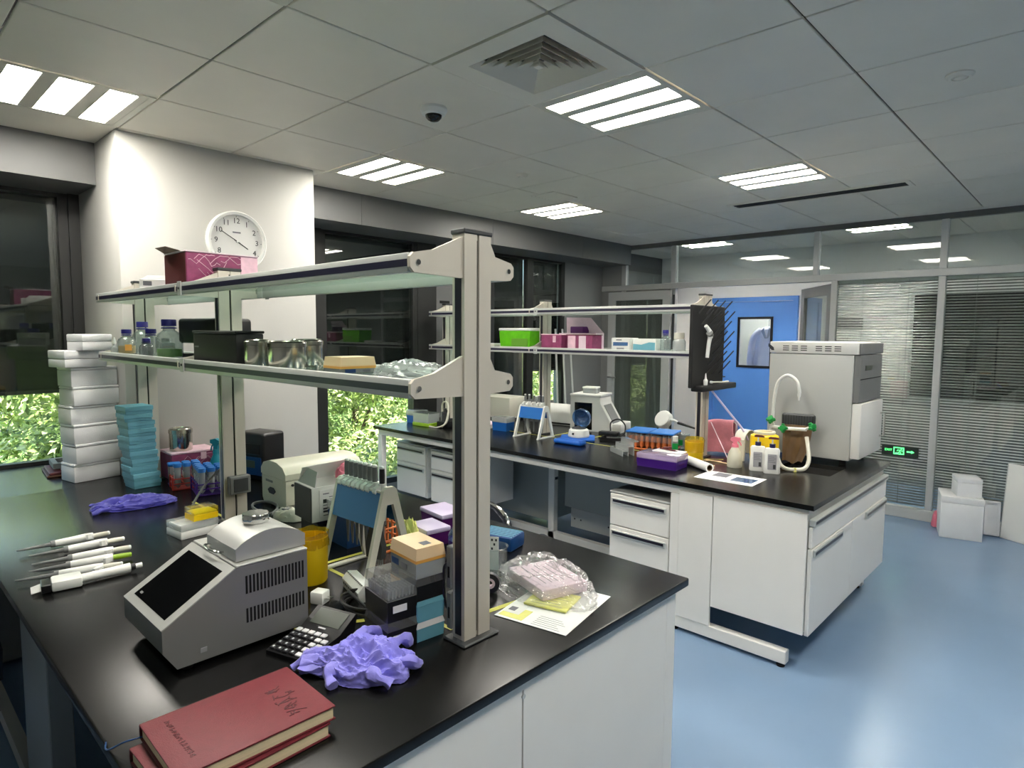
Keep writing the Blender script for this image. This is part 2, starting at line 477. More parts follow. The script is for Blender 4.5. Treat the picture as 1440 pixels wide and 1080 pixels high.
# window side
pil = struct('wall_pillar', MB().bev(-4.62, -3.83, 1.036, 2.173, 0, CZ, .006, 2), 'wall_white')
w = struct('wall_left', MB().box(X0 - .15, X0, Y0, 1.036, 0, .82), 'wall_grey')
MB().box(X0 - .15, X0, Y0, YF + 1.3, 2.48, CZ + .09).build('lintel', 'soffit_grey', w)
MB().box(X0 - .15, X0, 2.173, 5.8, 0, .3).build('low_wall', 'wall_grey', w)
MB().box(X0 - .15, X0, 5.8, YF + 1.3, 0, 2.48).build('end_panel', 'wall_grey', w)
MB().box(X0 - .15, X0 + .012, 3.86, 4.06, .3, 2.48).build('column', 'column_grey', w)
MB().box(X0 + .012, X0 + .016, 3.9, 4.02, 1.93, 1.955).build('vent_slit', 'black_gap', w)
sill = struct('trim_1', MB().box(X0, -3.80, Y0, 1.03, .82, .8494), 'black_stone')
MB().box(X0, -3.86, Y0, 1.03, .02, .815).build('sill_front', 'wall_grey', sill)
sof = struct('trim_2', MB().box(X0, -4.24, Y0, 1.03, 2.5, CZ), 'ceiling_void')
MB().box(X0, -4.24, 2.18, Y1 - .03, 2.5, CZ).build('soffit_core', 'ceiling_void', sof)
for a, b in ((Y0, -.8), (-.797, 1.034), (2.176, 2.778), (2.781, 4.198), (4.201, 5.586), (5.589, Y1 - .03)):
    MB().prism([(X0, 2.472), (-4.2, 2.472), (-4.2, CZ - .001), (-4.24, CZ - .001), (-4.24, 2.5), (X0, 2.5)], 'y', a, b).build('soffit_panel', 'soffit_grey', sof)
# windows
def window(n, a, b, z0, z1, blind_z, mull=()):
    o = struct('window_%d' % n, MB().frame(a, b, z0, z1, .05, X0 - .06, X0 + .004, 0, 'x'), 'frame_dark')
    for y in mull: MB().box(X0 - .055, X0, y - .025, y + .025, z0 + .05, z1 - .05).build('mullion', 'frame_dark', o)
    ys = [a + .05] + [q for y in mull for q in (y - .025, y + .025)] + [b - .05]
    for p, q in zip(ys[::2], ys[1::2]):
        MB().box(X0 - .022, X0 - .016, p, q, z0 + .05, z1 - .05).build('window_pane', 'pane', o)
    MB().box(X0 - .1, X0 - .09, a + .02, b - .02, blind_z, z1 + .01).build('blind', 'blind_black', o)
    MB().bev(X0 - .105, X0 - .085, a + .02, b - .02, blind_z - .022, blind_z, .004, 1).build('blind_bar', 'frame_dark', o)
    return o
window(1, Y0, .98, .82, 2.5, 1.29, (-.9,))
MB().box(X0 - .15, X0 + .03, .98, 1.036, .85, 2.48).build('jamb', 'frame_dark', w)
MB().box(X0 - .15, X0 + .03, 2.6, 2.66, .3, 2.48).build('jamb', 'frame_dark', w)
MB().box(X0 - .15, X0, 2.173, 2.6, .3, 2.48).build('jamb_panel', 'wall_grey', w)
MB().box(X0 - .15, X0 + .008, 3.64, 3.86, .3, 2.48).build('jamb', 'frame_dark', w)
window(2, 2.66, 3.64, .3, 2.5, 1.215)
window(3, 4.06, 5.2, .3, 2.5, .45, (4.62,))
window(4, 5.2, 5.8, .3, 2.5, 1.24)
struct('wall_right', MB().box(X1, X1 + .12, Y0, YF, 0, CZ + .09), 'wall_white')
struct('wall_front', MB().box(X0 - .1, X1 + .1, Y0 - .12, Y0, 0, CZ + .09), 'wall_white')
# partition
pt = struct('wall_back', MB().box(X0, X1, 6.55, 6.6, 2.655, CZ + .003), 'soffit_grey')
def post(x0, x1, z0, z1, m='alu', y0=6.545, y1=6.605): return MB().bev(x0, x1, y0, y1, z0, z1, .003, 1).build('mullion', m, pt)
MB().box(X0, -4.33, 6.552, 6.6, 0, 2.655).build('end_panel', 'wall_grey', pt)
post(-4.33, -4.27, 0, 2.655)
post(-3.665, -3.605, 0, 2.655)
post(-2.125, -2.075, 2.235, 2.655); post(-1.95, -1.895, 0, 2.17); post(-1.085, -1.03, .1, 2.655); post(.0, .055, .1, 2.655)
MB().bev(X0, .055, 6.54, 6.61, 2.17, 2.235, .004, 1).build('rail', 'alu', pt)
MB().bev(-1.895, X1, 6.54, 6.61, 0, .1, .004, 1).build('rail', 'alu', pt)
MB().box(-4.27, -3.665, 6.56, 6.59, 0, 2.17).build('fixed_panel', 'wall_grey', pt)
MB().box(.055, X1, 6.555, 6.6, .1, 2.655).build('end_panel', 'wall_grey', pt)
for a, b in ((-4.27, -3.665), (-3.605, -2.125), (-2.075, -1.085), (-1.03, .0)):
    MB().box(a, b, 6.568, 6.574, 2.235, 2.655).build('transom_pane', 'pane', pt)
for a, b in ((-1.895, -1.085), (-1.03, .0)):
    MB().box(a, b, 6.556, 6.561, .1, 2.17).build('partition_pane', 'pane', pt)
    sl = MB(); z = .13
    while z < 2.15:
        sl.T = Matrix.Translation((0, 6.583, z)) @ Matrix.Rotation(math.radians(30), 4, 'X')
        sl.box(a + .004, b - .004, -.0115, .0115, -.0006, .0006); z += .0245
    sl.T = Matrix()
    o = sl.build('blind_slats', 'slat', pt); o['kind'] = 'stuff'
    for x in (a + .22, b - .22): MB().box(x - .0012, x + .0012, 6.57, 6.5712, .12, 2.16).build('blind_cord', 'mid_grey', pt)
    MB().box(a + .002, b - .002, 6.572, 6.596, 2.14, 2.17).build('blind_rail', 'alu_light', pt)
# corridor far wall
fw = struct('wall_corridor', MB().prism([(X0, 0), (-3.86, 0), (-3.86, 2.13), (-2.735, 2.13), (-2.735, 0), (X1, 0), (X1, CZ + .08), (X0, CZ + .08)], 'y', YF, YF + .1), 'far_wall')
MB().box(X0, X1, YF + 1.2, YF + 1.3, 0, CZ + .09).build('back_room_wall', 'wall_white', fw)
MB().bev(-1.895, X1, YF - .012, YF, 0, .09, .002, 1).build('skirting', 'alu', fw)
MB().box(X1, X1 + .12, YF, YF + 1.3, 0, CZ + .09).build('back_room_side', 'wall_white', fw)
# doors
d = struct('door_1', MB().frame(-4.47, -3.625, .012, 2.15, .1, 6.478, 6.518), 'alu')
MB().box(-4.38, -3.715, 6.494, 6.5, .102, 2.06).build('door_pane', 'pane_dark', d)
hb = MB().bev(-4.45, -4.405, 6.47, 6.478, 1.0, 1.16, .003, 1).build('handle_plate', 'alu_light', d)
MB().tube([(-4.428, 6.47, 1.12), (-4.428, 6.43, 1.12), (-4.41, 6.42, 1.12), (-4.3, 6.42, 1.12)], .009, 10).build('lever', 'chrome', hb)
MB().cyl((-3.61, 6.53, .2), (-3.61, 6.53, 2.1), .012).build('hinge', 'frame_dark', d)
dm = MB(); dm.T = Matrix.Translation((-1.95, 6.62, 0)) @ Matrix.Rotation(math.radians(127), 4, 'Z')
d = struct('door_2', dm.frame(.0, .84, .012, 2.15, .1, -.02, .02), 'mid_grey')
dm = MB(); dm.T = Matrix.Translation((-1.95, 6.62, 0)) @ Matrix.Rotation(math.radians(127), 4, 'Z')
dm.box(.1, .74, -.003, .003, .1, 2.06).build('door_pane', 'pane_dark', d)
dm = MB(); dm.T = Matrix.Translation((-1.95, 6.62, 0)) @ Matrix.Rotation(math.radians(127), 4, 'Z')
dm.tube([(.78, -.02, 1.1), (.78, -.06, 1.1), (.66, -.065, 1.1)], .009, 10).build('lever', 'chrome', d)
d = struct('door_3', MB().frame(-3.855, -2.74, .0, 2.128, .055, YF - .03, YF + .03), 'door_blue')
MB().add([(-3.8, YF - .005, .01), (-2.795, YF - .005, .01), (-2.795, YF - .005, 2.07), (-3.8, YF - .005, 2.07),
          (-3.47, YF - .005, 1.247), (-3.055, YF - .005, 1.247), (-3.055, YF - .005, 1.857), (-3.47, YF - .005, 1.857)] +
         [(x, YF + .025, z) for x, z in ((-3.8, .01), (-2.795, .01), (-2.795, 2.07), (-3.8, 2.07), (-3.47, 1.247), (-3.055, 1.247), (-3.055, 1.857), (-3.47, 1.857))],
         [f for k in range(4) for j in [(k + 1) % 4] for f in ((k, j, 4 + j, 4 + k), (8 + k, 12 + k, 12 + j, 8 + j), (4 + k, 4 + j, 12 + j, 12 + k), (k, 8 + k, 8 + j, j))]).build('door_leaf', 'door_blue', d)
MB().frame(-3.49, -3.035, 1.227, 1.877, .03, YF - .016, YF - .004).build('window_frame', 'black_plastic', d)
MB().box(-3.46, -3.065, YF + .005, YF + .009, 1.257, 1.847).build('door_pane', 'pane', d)
hp = MB().bev(-3.75, -3.7, YF - .013, YF - .005, .98, 1.16, .003, 1).build('handle_plate', 'chrome', d)
MB().tube([(-3.725, YF - .013, 1.1), (-3.725, YF - .06, 1.1), (-3.61, YF - .062, 1.1)], .009, 10).build('lever', 'chrome', hp)
# window of the room across the corridor
wf = struct('window_5', MB().frame(-1.56, 2.6, .968, 2.115, .03, YF - .02, YF + .002), 'alu')
MB().box(-1.53, 2.57, YF - .008, YF - .001, .998, 2.085).build('window_pane', 'screen_black', wf)
t = thing('wall_plaque', 'small grey blank plaque on the corridor wall left of the blinds', 'sign', (-2.17, YF, 1.79))
MB().bev(-.15, .15, -.012, 0, -.07, .07, .003, 1).build('plate', 'column_grey', t)
MB().frame(-.15, .15, -.07, .07, .01, -.016, -.012).build('rim', 'mid_grey', t)
t = thing('emergency_light', 'white twin head emergency light on the corridor wall behind the blinds', 'emergency light', (-1.82, YF, 2.16))
MB().bev(-.15, .15, -.06, 0, -.07, .06, .01, 2).build('housing', 'instr_white', t)
for s in (-1, 1):
    h = MB().cyl((s * .09, -.04, .06), (s * .1, -.05, .09), .012, n=12).build('bracket', 'instr_white', t)
    MB().cyl((s * .1, -.03, .105), (s * .12, -.09, .1), .03, .036, 16).build('lamp_head', 'alu_light', h)
MB().tube([(.15, -.02, 0), (.2, -.015, -.05), (.24, -.015, -.15), (.2, -.015, -.26), (.14, -.015, -.3)], .004, 8, smooth=6).build('cable', 'offwhite', t)
# coats in the room behind the blue door
t = thing('lab_coat', 'white lab coat hanging behind the window of the blue door', 'coat', (-3.28, 8.5, 0))
cm = MB(); prof = [(1.76, .04), (1.72, .13), (1.6, .17), (1.4, .165), (1.1, .2), (.7, .22)]
n = 40; vs = []; fs = []
for q, (z, r) in enumerate(prof):
    for k in range(n):
        a = 2 * PI * k / n; rr = r * (1 + .12 * math.sin(7 * a + q)); vs.append((rr * math.cos(a), rr * .4 * math.sin(a), z))
for q in range(len(prof) - 1):
    for k in range(n): j = (k + 1) % n; fs.append((q * n + k, q * n + j, (q + 1) * n + j, (q + 1) * n + k))
fs += [tuple(range(n)), tuple(range((len(prof) - 1) * n, len(prof) * n))[::-1]]
cm.add(vs, fs); cm.build('body', 'coat_white', t)
for s in (-1, 1): MB().tube([(s * .1, 0, 1.71), (s * .19, -.03, 1.6), (s * .22, -.05, 1.35), (s * .21, -.06, 1.1)], lambda q: .05 - .01 * q, 12, smooth=5).build('sleeve', 'coat_white', t)
for s in (-1, 1): MB().prism([(0, 1.60), (s * .02, 1.60), (s * .07, 1.70), (s * .035, 1.745)], 'y', -.09, -.075).build('collar', 'label_grey', t)
MB().tube([(0, 0, 1.75), (0, 0, 1.83), (.02, 0, 1.86), (.03, .2, 1.86), (.03, .68, 1.86)], .006, 8, smooth=4).build('hook', 'chrome', t)
copy_tree(clp, None, (-3.5, 8.45, CZ - .004), 0, 'added triple strip ceiling lamp, out of view, lighting the room behind the blue door')  # unseen lamp, added to brighten the coat and room behind the door window

# exit sign on the partition
t = thing('exit_sign', 'green lit running man exit sign with arrow low on the blinds', 'exit sign', (-1.297, 6.545, .61))
MB().bev(-.145, .145, -.022, 0, -.048, .048, .003, 1).build('housing', 'sign_dark', t)
sy = -.0235
MB().frame(-.05, .035, -.032, .034, .009, sy, sy + .0015).build('door_symbol', 'sign_green', t)
rm = MB().cyl((.012, sy, .018), (.012, sy + .0015, .018), .006, n=12)
rm = rm.build('runner_head', 'sign_green', t)
def limb(p): return MB().tube([(x, sy + .0008, z) for x, z in p], .0033, 6)
for nm, p in (('runner_torso', [(.006, .009), (-.004, -.008)]), ('runner_arm', [(.004, .006), (.018, .0), (.026, .006)]), ('runner_arm', [(.003, .008), (-.016, .008), (-.022, -.002)]),
              ('runner_leg', [(-.004, -.008), (.01, -.014), (.006, -.028)]), ('runner_leg', [(-.004, -.008), (-.014, -.02), (-.032, -.02)])):
    limb(p).build(nm, 'sign_green', t)
MB().prism([(.055, -.006), (.09, -.006), (.09, -.014), (.113, 0), (.09, .014), (.09, .006), (.055, .006)], 'y', sy, sy + .0015).build('arrow', 'sign_green', t)
text('EXIT', .03, 'sign_green', t, (-.09, sy + .001, .002), (PI / 2, 0, 0))

# outside: trees in the sun beyond the windows
struct('ground', MB().box(-40, -4.9, -30, 40, -3.6, -3.5), 'grass')
def tree(label, x, y, h, r, n, seed, lf=1., dn=2.6):
    rnd = random.Random(seed)
    t = thing('tree', label, 'tree', (x, y, -3.5))
    tr = MB().tube([(0, 0, 0), (.1, .05, h * .35), (-.05, .1, h * .6), (.05, 0, h * .9)], lambda q: .14 * (1 - .8 * q), 8, smooth=4)
    tr = tr.build('trunk', 'bark', t)
    cl = []
    for k in range(26):
        a = rnd.random() * 2 * PI; q = rnd.random() ** .5 * r * .85; z = h * (.25 + .75 * rnd.random())
        k2 = 1.15 - .5 * abs(z / h - .55)
        cl.append(Vector((q * k2 * math.cos(a), q * k2 * math.sin(a), z)))
    for k in range(6):
        c = cl[k]; MB().tube([(0, .05, h * .4), c * .6 + Vector((0, 0, h * .15)), c], lambda q: .05 * (1 - .8 * q), 6, smooth=3).build('branch', 'bark', t)
    mb = MB(); vs = []; fs = []; ms = []
    for i in range(int(n * dn)):
        c = cl[i % len(cl)]
        v = Vector((rnd.gauss(0, 1), rnd.gauss(0, 1), rnd.gauss(0, 1))).normalized()
        p = c + v * (.62 * rnd.random() ** .4)
        nrm = (v + Vector((rnd.gauss(0, .5), rnd.gauss(0, .5), .6 + rnd.gauss(0, .4)))).normalized()
        a = nrm.orthogonal().normalized(); b = nrm.cross(a)
        an = rnd.random() * 6.28; a2 = a * math.cos(an) + b * math.sin(an); b2 = nrm.cross(a2)
        s = (.026 + .03 * rnd.random()) * lf; k = len(vs)
        vs += [p - a2 * s * 1.5, p + b2 * s * .6 + nrm * s * .15, p + a2 * s * 1.5, p - b2 * s * .6 + nrm * s * .15]
        fs.append((k, k + 1, k + 2, k + 3)); ms.append(rnd.choice((0, 0, 1, 1, 2)))
    me = D.meshes.new('foliage'); me.from_pydata([tuple(q) for q in vs], [], fs)
    for q in ('leaf_light', 'leaf_mid', 'leaf_dark'): me.materials.append(MT(q))
    me.polygons.foreach_set('material_index', ms); me.update()
    o = D.objects.new('foliage', me); COL.objects.link(o); o.parent = t; o['kind'] = 'stuff'
    return t
tree('bright leafy tree outside the left window', -7.8, .9, 5.0, 1.5, 9000, 1, .75, 4)
tree('leafy tree farther out behind the left window tree', -10.6, 2.6, 5.6, 2.2, 9000, 2)
tree('dense round tree outside the window beside the clock pillar', -8.0, 4.4, 5.0, 1.5, 10000, 3, .75, 4)
tree('taller tree behind the round one outside the window beside the clock pillar', -10.4, 6.6, 6.0, 2.2, 9000, 4)
tree('leafy tree outside the farthest window opening', -8.4, 8.3, 5.0, 1.7, 9000, 5)
tree('tall tree in the background outside the farthest window opening', -11.5, 12.2, 6.0, 2.4, 8000, 6)
tree('low bushy tree just below the left window', -6.9, 1.7, 3.8, 1.0, 6000, 7, .6, 4)
# ------------------------------------------------------------------ lab benches
BT = .85
b1 = thing('lab_bench', 'front island lab bench with a long black worktop and pale grey end panels', 'lab bench', (-2.39, 1.1, 0))
MB().bev(-3.825, -.96, .31, 1.89, .822, .85, .005, 2).build('worktop', 'black_stone', b1, True)
for a, b, c, d_ in ((-3.8, -1.0, .35, .385), (-3.8, -1.0, 1.815, 1.85), (-1.035, -.981, .385, 1.815), (-3.8, -3.765, .385, 1.815)):
    MB().box(a, b, c, d_, .792, .822).build('apron', 'white_steel', b1, True)
for y in (.35, 1.79):
    MB().bev(-1.03, -.985, y, y + .06, .02, .822, .003, 1).build('corner_post', 'white_steel', b1, True)
for y in (.35, 1.79):
    for x in (-2.13, -3.79):
        MB().bev(x - (.4 if x > -3 else 0), x + (-.02 if x > -3 else .07), y, y + .06, .02, .792, .003, 1).build('leg', 'mid_grey', b1, True)
MB().box(-1.005, -.983, .414, 1.09, .05, .79).build('end_panel', 'white_steel', b1, True)
MB().box(-1.005, -.983, 1.096, 1.786, .05, .79).build('end_panel', 'white_steel', b1, True)
MB().cyl((-.984, 1.093, .775), (-.979, 1.093, .775), .006, n=10).build('screw', 'alu', b1, True)
MB().box(-3.7, -1.1, 1.07, 1.09, .05, .8).build('middle_panel', 'pale_grey_panel', b1, True)
MB().box(-3.8, -1.04, .37, .41, .02, .08).build('foot_rail', 'alu', b1, True)
def tape(parent, x0, y0, x1, y1, w=.018):
    a = Vector((x0, y0, 0)); b = Vector((x1, y1, 0)); n = (b - a).normalized().cross(Vector((0, 0, 1))) * w / 2
    return MB().prism([(p.x, p.y) for p in (a + n, b + n, b - n, a - n)], 'z', BT + .0002, BT + .0010).build('tape_strip', 'yellow_tape', parent, True)
tape(b1, -1.56, .80, -1.47, .965); tape(b1, -1.27, 1.17, -1.245, 1.36); tape(b1, -1.94, 1.04, -1.94, 1.7); tape(b1, -3.1, 1.1, -1.25, 1.1, .014)

def cabinet(label, x0, x1, y0, y1, z0, z1, drawers, group=None, mt='white_steel'):
    t = thing('drawer_cabinet', label, 'cabinet', ((x0 + x1) / 2, (y0 + y1) / 2, z0), 0, group)
    MB().box(x0, x1, y0 + .02, y1, z0, z1).build('body', mt, t, True)
    MB().bev(x0 - .002, x1 + .002, y0, y1, z1, z1 + .012, .003, 1).build('top', 'grey_steel', t, True)
    z = z1 - .004
    for h in drawers:
        dr = MB().bev(x0 + .004, x1 - .004, y0, y0 + .019, z - h, z, .003, 1).build('drawer', 'white_steel', t, True)
        hd = MB().bev(x0 + .02, x1 - .02, y0 - .012, y0 - .001, z - .055, z - .022, .003, 1).build('handle', 'alu_light', dr, True)
        MB().box(x0 + .03, x1 - .03, y0 - .0128, y0 - .0118, z - .046, z - .030).build('handle_groove', 'strip_dark', dr, True)
        z -= h + .006
    return t
cabinet('white drawer cabinet under the front bench, at its near left corner', -1.56, -1.1, .43, .95, .06, .75, (.16, .2, .3))

b2 = thing('lab_bench', 'rear island lab bench with a black worktop, sink end and white frame', 'lab bench', (-2.75, 3.83, 0))
wt = MB()
SX0, SX1, SY0, SY1 = -1.42, -1.10, 3.83, 4.15
for a in ((-4.56, SX0, 3.107, 4.563), (SX1, -.955, 3.107, 4.563), (SX0, SX1, 3.107, SY0), (SX0, SX1, SY1, 4.563)): pass
o_ = [(-4.56, 3.107), (-.955, 3.107), (-.955, 4.563), (-4.56, 4.563)]; i_ = [(SX0, SY0), (SX1, SY0), (SX1, SY1), (SX0, SY1)]
vs = [(x, y, z) for z in (.825, .85) for x, y in o_ + i_]
fs = []
for k in range(4):
    j = (k + 1) % 4
    fs += [(k, j, 8 + j, 8 + k), (4 + k, 12 + k, 12 + j, 4 + j), (k, 4 + k, 4 + j, j), (8 + k, 8 + j, 12 + j, 12 + k)]
wt.add(vs, fs); wt.build('worktop', 'black_stone', b2, True)
MB().cup(SX0 - .01, SX1 + .01, SY0 - .01, SY1 + .01, .55, .825, .008).build('sink_basin', 'black_matte', b2, True)
for a, b, c, d_ in ((-4.52, -.985, 3.135, 3.165), (-4.52, -.985, 4.505, 4.535), (-1.02, -.985, 3.165, 4.505), (-4.52, -4.49, 3.165, 4.505)):
    MB().box(a, b, c, d_, .775, .825).build('apron', 'white_steel', b2, True)
for x in (-4.52, -1.715):
    for y in (3.125, 4.48):
        MB().bev(x, x + .055, y, y + .05, .02, .775, .003, 1).build('leg', 'white_steel', b2, True)
MB().bev(-1.715, -1.06, 3.122, 3.17, .022, .088, .003, 1).build('foot', 'white_steel', b2, True)
MB().bev(-1.715, -1.06, 4.47, 4.52, .022, .088, .003, 1).build('foot', 'white_steel', b2, True)
for x, y in ((-1.09, 3.146), (-1.68, 3.146), (-1.1, 4.495), (-4.49, 3.15), (-4.49, 4.5)):
    MB().lathe([(0, 0), (.02, 0), (.022, .008), (.008, .012), (.008, .024), (0, .024)], 14, 0, (x, y, 0)).build('levelling_foot', 'rubber', b2, True)
MB().bev(-3.165, -3.105, 3.8, 3.85, .02, .82, .003, 1).build('middle_post', 'white_steel', b2, True)
MB().box(-3.105, -3.1, 3.81, 3.84, .5, .52).build('post_clip', 'dark_grey', b2, True)
MB().bev(-4.5, -1.7, 3.80, 3.85, .02, .08, .003, 1).build('middle_rail', 'white_steel', b2, True)
tape(b2, -4.3, 3.735, -2.3, 3.735, .012); tape(b2, -2.84, 3.74, -2.86, 4.5, .016); tape(b2, -3.12, 3.735, -3.13, 4.0, .012); tape(b2, -1.95, 3.72, -1.75, 3.86, .012)

cabinet('white two drawer cabinet hung under the rear bench at its window end', -4.45, -4.05, 3.27, 3.78, .27, .70, (.15, .26), 'drawer cabinets hung under the rear bench')
cabinet('white two drawer cabinet beside the window end one under the rear bench', -3.96, -3.53, 3.25, 3.78, .27, .70, (.15, .26), 'drawer cabinets hung under the rear bench')
cabinet('white two drawer cabinet under the rear bench next to the sink cabinet', -2.13, -1.725, 3.14, 3.74, .18, .70, (.19, .30), 'drawer cabinets hung under the rear bench')
t = thing('storage_cabinet', 'pale grey cabinet back seen through the knee space left of the middle post', 'cabinet', (-3.6, 4.1, .1))
MB().bev(-3.95, -3.24, 3.9, 4.46, .12, .74, .003, 1).build('body', 'pale_grey_panel', t, True)
MB().bev(-3.95, -3.24, 3.89, 4.47, .74, .755, .003, 1).build('top', 'grey_steel', t, True)
t = thing('storage_cabinet', 'pale grey cabinet back seen through the knee space right of the middle post', 'cabinet', (-2.3, 4.1, .1))
MB().bev(-3.06, -1.74, 3.88, 4.46, .285, .80, .003, 1).build('body', 'pale_grey_panel', t, True)
MB().bev(-3.0, -1.8, 3.885, 4.4, .13, .282, .003, 1).build('lower_frame', 'grey_steel', t, True)
for x in (-2.96, -2.9, -2.64, -2.58): MB().cyl((x, 3.886, .2), (x, 3.882, .2), .007, n=10).build('bolt', 'dark_grey', t, True)

t = thing('sink_cabinet', 'white sink cabinet with two doors at the right end of the rear bench', 'cabinet', (-1.25, 3.83, .2))
MB().box(-1.5, -.99, 3.145, 4.52, .205, .775).build('body', 'white_steel', t, True)
MB().bev(-1.46, -.985, 3.118, 3.134, .2, .80, .002, 1).build('side_panel', 'white_steel', t, True)
MB().bev(-1.658, -1.464, 3.118, 3.134, .088, .80, .002, 1).build('side_panel', 'white_steel', t, True)
dr = MB().bev(-.984, -.966, 3.14, 4.535, .632, .735, .002, 1).build('drawer', 'white_steel', t, True)
MB().bev(-.984, -.955, 3.14, 4.535, .74, .772, .003, 1).build('handle', 'alu_light', dr, True)
MB().box(-.956, -.9545, 3.15, 4.525, .749, .763).build('handle_groove', 'strip_dark', dr, True)
for y0, y1, h0, h1, zb in ((3.135, 3.80, 3.15, 3.60, .195), (3.806, 4.535, 4.06, 4.52, .195)):
    dd = MB().bev(-.984, -.964, y0, y1, zb, .626, .002, 1).build('door', 'white_steel', t, True)
    MB().bev(-.964, -.953, h0, h1, .585, .622, .003, 1).build('handle', 'alu_light', dd, True)
    MB().box(-.954, -.9525, h0 + .01, h1 - .01, .596, .611).build('handle_groove', 'strip_dark', dd, True)

# ------------------------------------------------------------------ reagent racks on the benches
def reagent_rack(label, posts, yc, joints, xend):
    t = thing('reagent_rack', label, 'shelf rack', (posts[0] - .02, yc, BT))
    yp = yc + .012; hw = .046
    for x in posts:
        ps = MB()
        # beige extrusion with a slot on its end face and a dark channel on its narrow faces
        ps.prism([(-.045, -hw), (0, -hw), (0, -.004), (-.006, -.004), (-.006, .004), (0, .004), (0, hw), (-.045, hw), (-.045, .004), (-.039, .004), (-.039, -.004), (-.045, -.004)], 'z', 0, 1.045)
        ps.v = [(v[0] + x, v[1] + yp, v[2] + BT + .008) for v in ps.v]
        p = ps.build('post', 'post_beige', t, True)
        for s in (-1, 1):
            MB().box(x - .034, x - .012, yp + s * (hw + .0005) - .0015, yp + s * (hw + .0005) + .0015, BT + .02, BT + 1.04).build('channel', 'strip_dark', p, True)
        MB().box(x - .0065, x - .0055, yp - .0035, yp + .0035, BT + .02, BT + 1.04).build('slot', 'black_gap', p, True)
        MB().bev(x - .049, x + .004, yp - .05, yp + .05, BT + 1.053, BT + 1.066, .003, 1).build('cap', 'dark_grey', p, True)
        MB().bev(x - .065, x + .02, yp - .064, yp + .064, BT, BT + .008, .003, 1).build('base_plate', 'dark_grey', p, True)
    lv = (1.502, 1.797)
    for z in lv:
        for x in posts:
            for s, e in ((-1, .197), (1, .15)):
                q = [(yp + s * (hw + .0005), z - .004), (yc + s * (e - .012), z), (yc + s * e, z + .012), (yc + s * e, z + .036), (yc + s * (e - .01), z + .046), (yc + s * (e - .07), z + .058), (yp + s * (hw + .0005), z + .098)]
                bk = MB().prism(q, 'x', x - .016, x - .006).build('bracket', 'post_beige', t, True)
                MB().cyl((x - .0065, yc + s * (e - .022), z + .024), (x - .002, yc + s * (e - .022), z + .024), .0065, n=12).build('screw', 'chrome', bk, True)
        xs = [posts[0] - .018] + joints + [xend]
        for a, b in zip(xs, xs[1:]):
            for s, e in ((-1, .195), (1, .148)):
                y_out = yc + s * e; y_in = yc + s * (e - .02)
                rl = MB().bev(b + .001, a - .001, min(y_out, y_in), max(y_out, y_in), z, z + .046, .004, 2).build('rail', 'alu_light', t, True)
                MB().box(b + .002, a - .002, y_out - .0006 if s < 0 else y_out - .0006, y_out + .0006, z + .014, z + .031).build('strip', 'navy_strip', rl, True)
            MB().box(b + .004, a - .004, yc - .17, yc + .126, z + .028, z + .034).build('glass_shelf', 'shelf_glass', t, True)
        for j in joints:
            for s, e in ((-1, .197), (1, .15)):
                jc = MB().bev(j - .018, j + .018, yc + s * e - (.003 if s < 0 else .001), yc + s * e + (.001 if s < 0 else .003), z - .004, z + .05, .001, 1).build('joint_cover', 'alu_light', t, True)
                MB().cyl((j, yc + s * (e + .003), z + .024), (j, yc + s * (e + .006), z + .024), .005, n=10).build('screw', 'dark_grey', jc, True)
    return t
SH_LO, SH_UP = 1.548, 1.843
r1 = reagent_rack('two tier glass reagent rack with beige posts standing on the front bench', (-1.165, -2.645, -3.715), 1.1, [-2.605], -3.775)
sb = MB().bev(-2.645, -2.612, 1.075, 1.162, .975, 1.05, .003, 1).build('socket_box', 'mid_grey', r1, True)
MB().bev(-2.612, -2.609, 1.09, 1.15, .985, 1.04, .001, 1).build('socket_face', 'dark_grey', sb, True)
for z0, z1 in ((.875, .975), (.985, 1.10)):
    sk = MB().bev(-1.232, -1.2115, 1.062, 1.10, z0, z1, .003, 1).build('socket_strip', 'mid_grey', r1, True)
    MB().box(-1.225, -1.218, 1.0612, 1.0622, z0 + .03, z0 + .06).build('socket_slot', 'black_gap', sk, True)
MB().tube([(-1.23, 1.08, 1.05), (-1.25, 1.07, 1.03), (-1.25, 1.075, .93), (-1.228, 1.1, .9), (-1.235, 1.12, .865), (-1.24, 1.16, .858)], .004, 8, smooth=6).build('socket_cable', 'black_plastic', r1, True)
reagent_rack('two tier glass reagent rack with beige posts standing on the rear bench', (-1.875, -3.225, -4.4), 3.83, [-3.17], -4.45)
# ------------------------------------------------------------------ things on the front bench
def nb(seq): return seq
# foam boxes
def foam_box(label, loc, w, d, h, rz, group='stacked white foam boxes', lid=.15):
    t = thing('foam_box', label, 'box', loc, rz, group)
    MB().bev(-w / 2 + .0012, w / 2 - .0012, -d / 2 + .0012, d / 2 - .0012, 0, h * (1 - lid) - .001, .004, 2).build('body', 'foam', t)
    MB().bev(-w / 2, w / 2, -d / 2, d / 2, h * (1 - lid), h, min(.006, h * lid * .4), 2).build('lid', 'foam', t)
    return t
zs = [.85, .949, 1.055, 1.16, 1.258, 1.36, 1.462]
fl = ['lowest white foam box of the stack at the window pillar', 'second white foam box from the bottom of the pillar stack', 'third white foam box from the bottom of the pillar stack',
      'fourth white foam box from the bottom of the pillar stack', 'fifth white foam box up in the pillar stack', 'sixth white foam box in the pillar stack, under the shifted one']
for k, lab in enumerate(fl):
    dx = (-.004, .003, 0, -.005, .004, 0)[k]
    foam_box(lab, (-4.005 + dx, .905 + dx, zs[k] + .0004), .155, .23, zs[k + 1] - zs[k] - .0008, math.radians(12 + dx * 300))
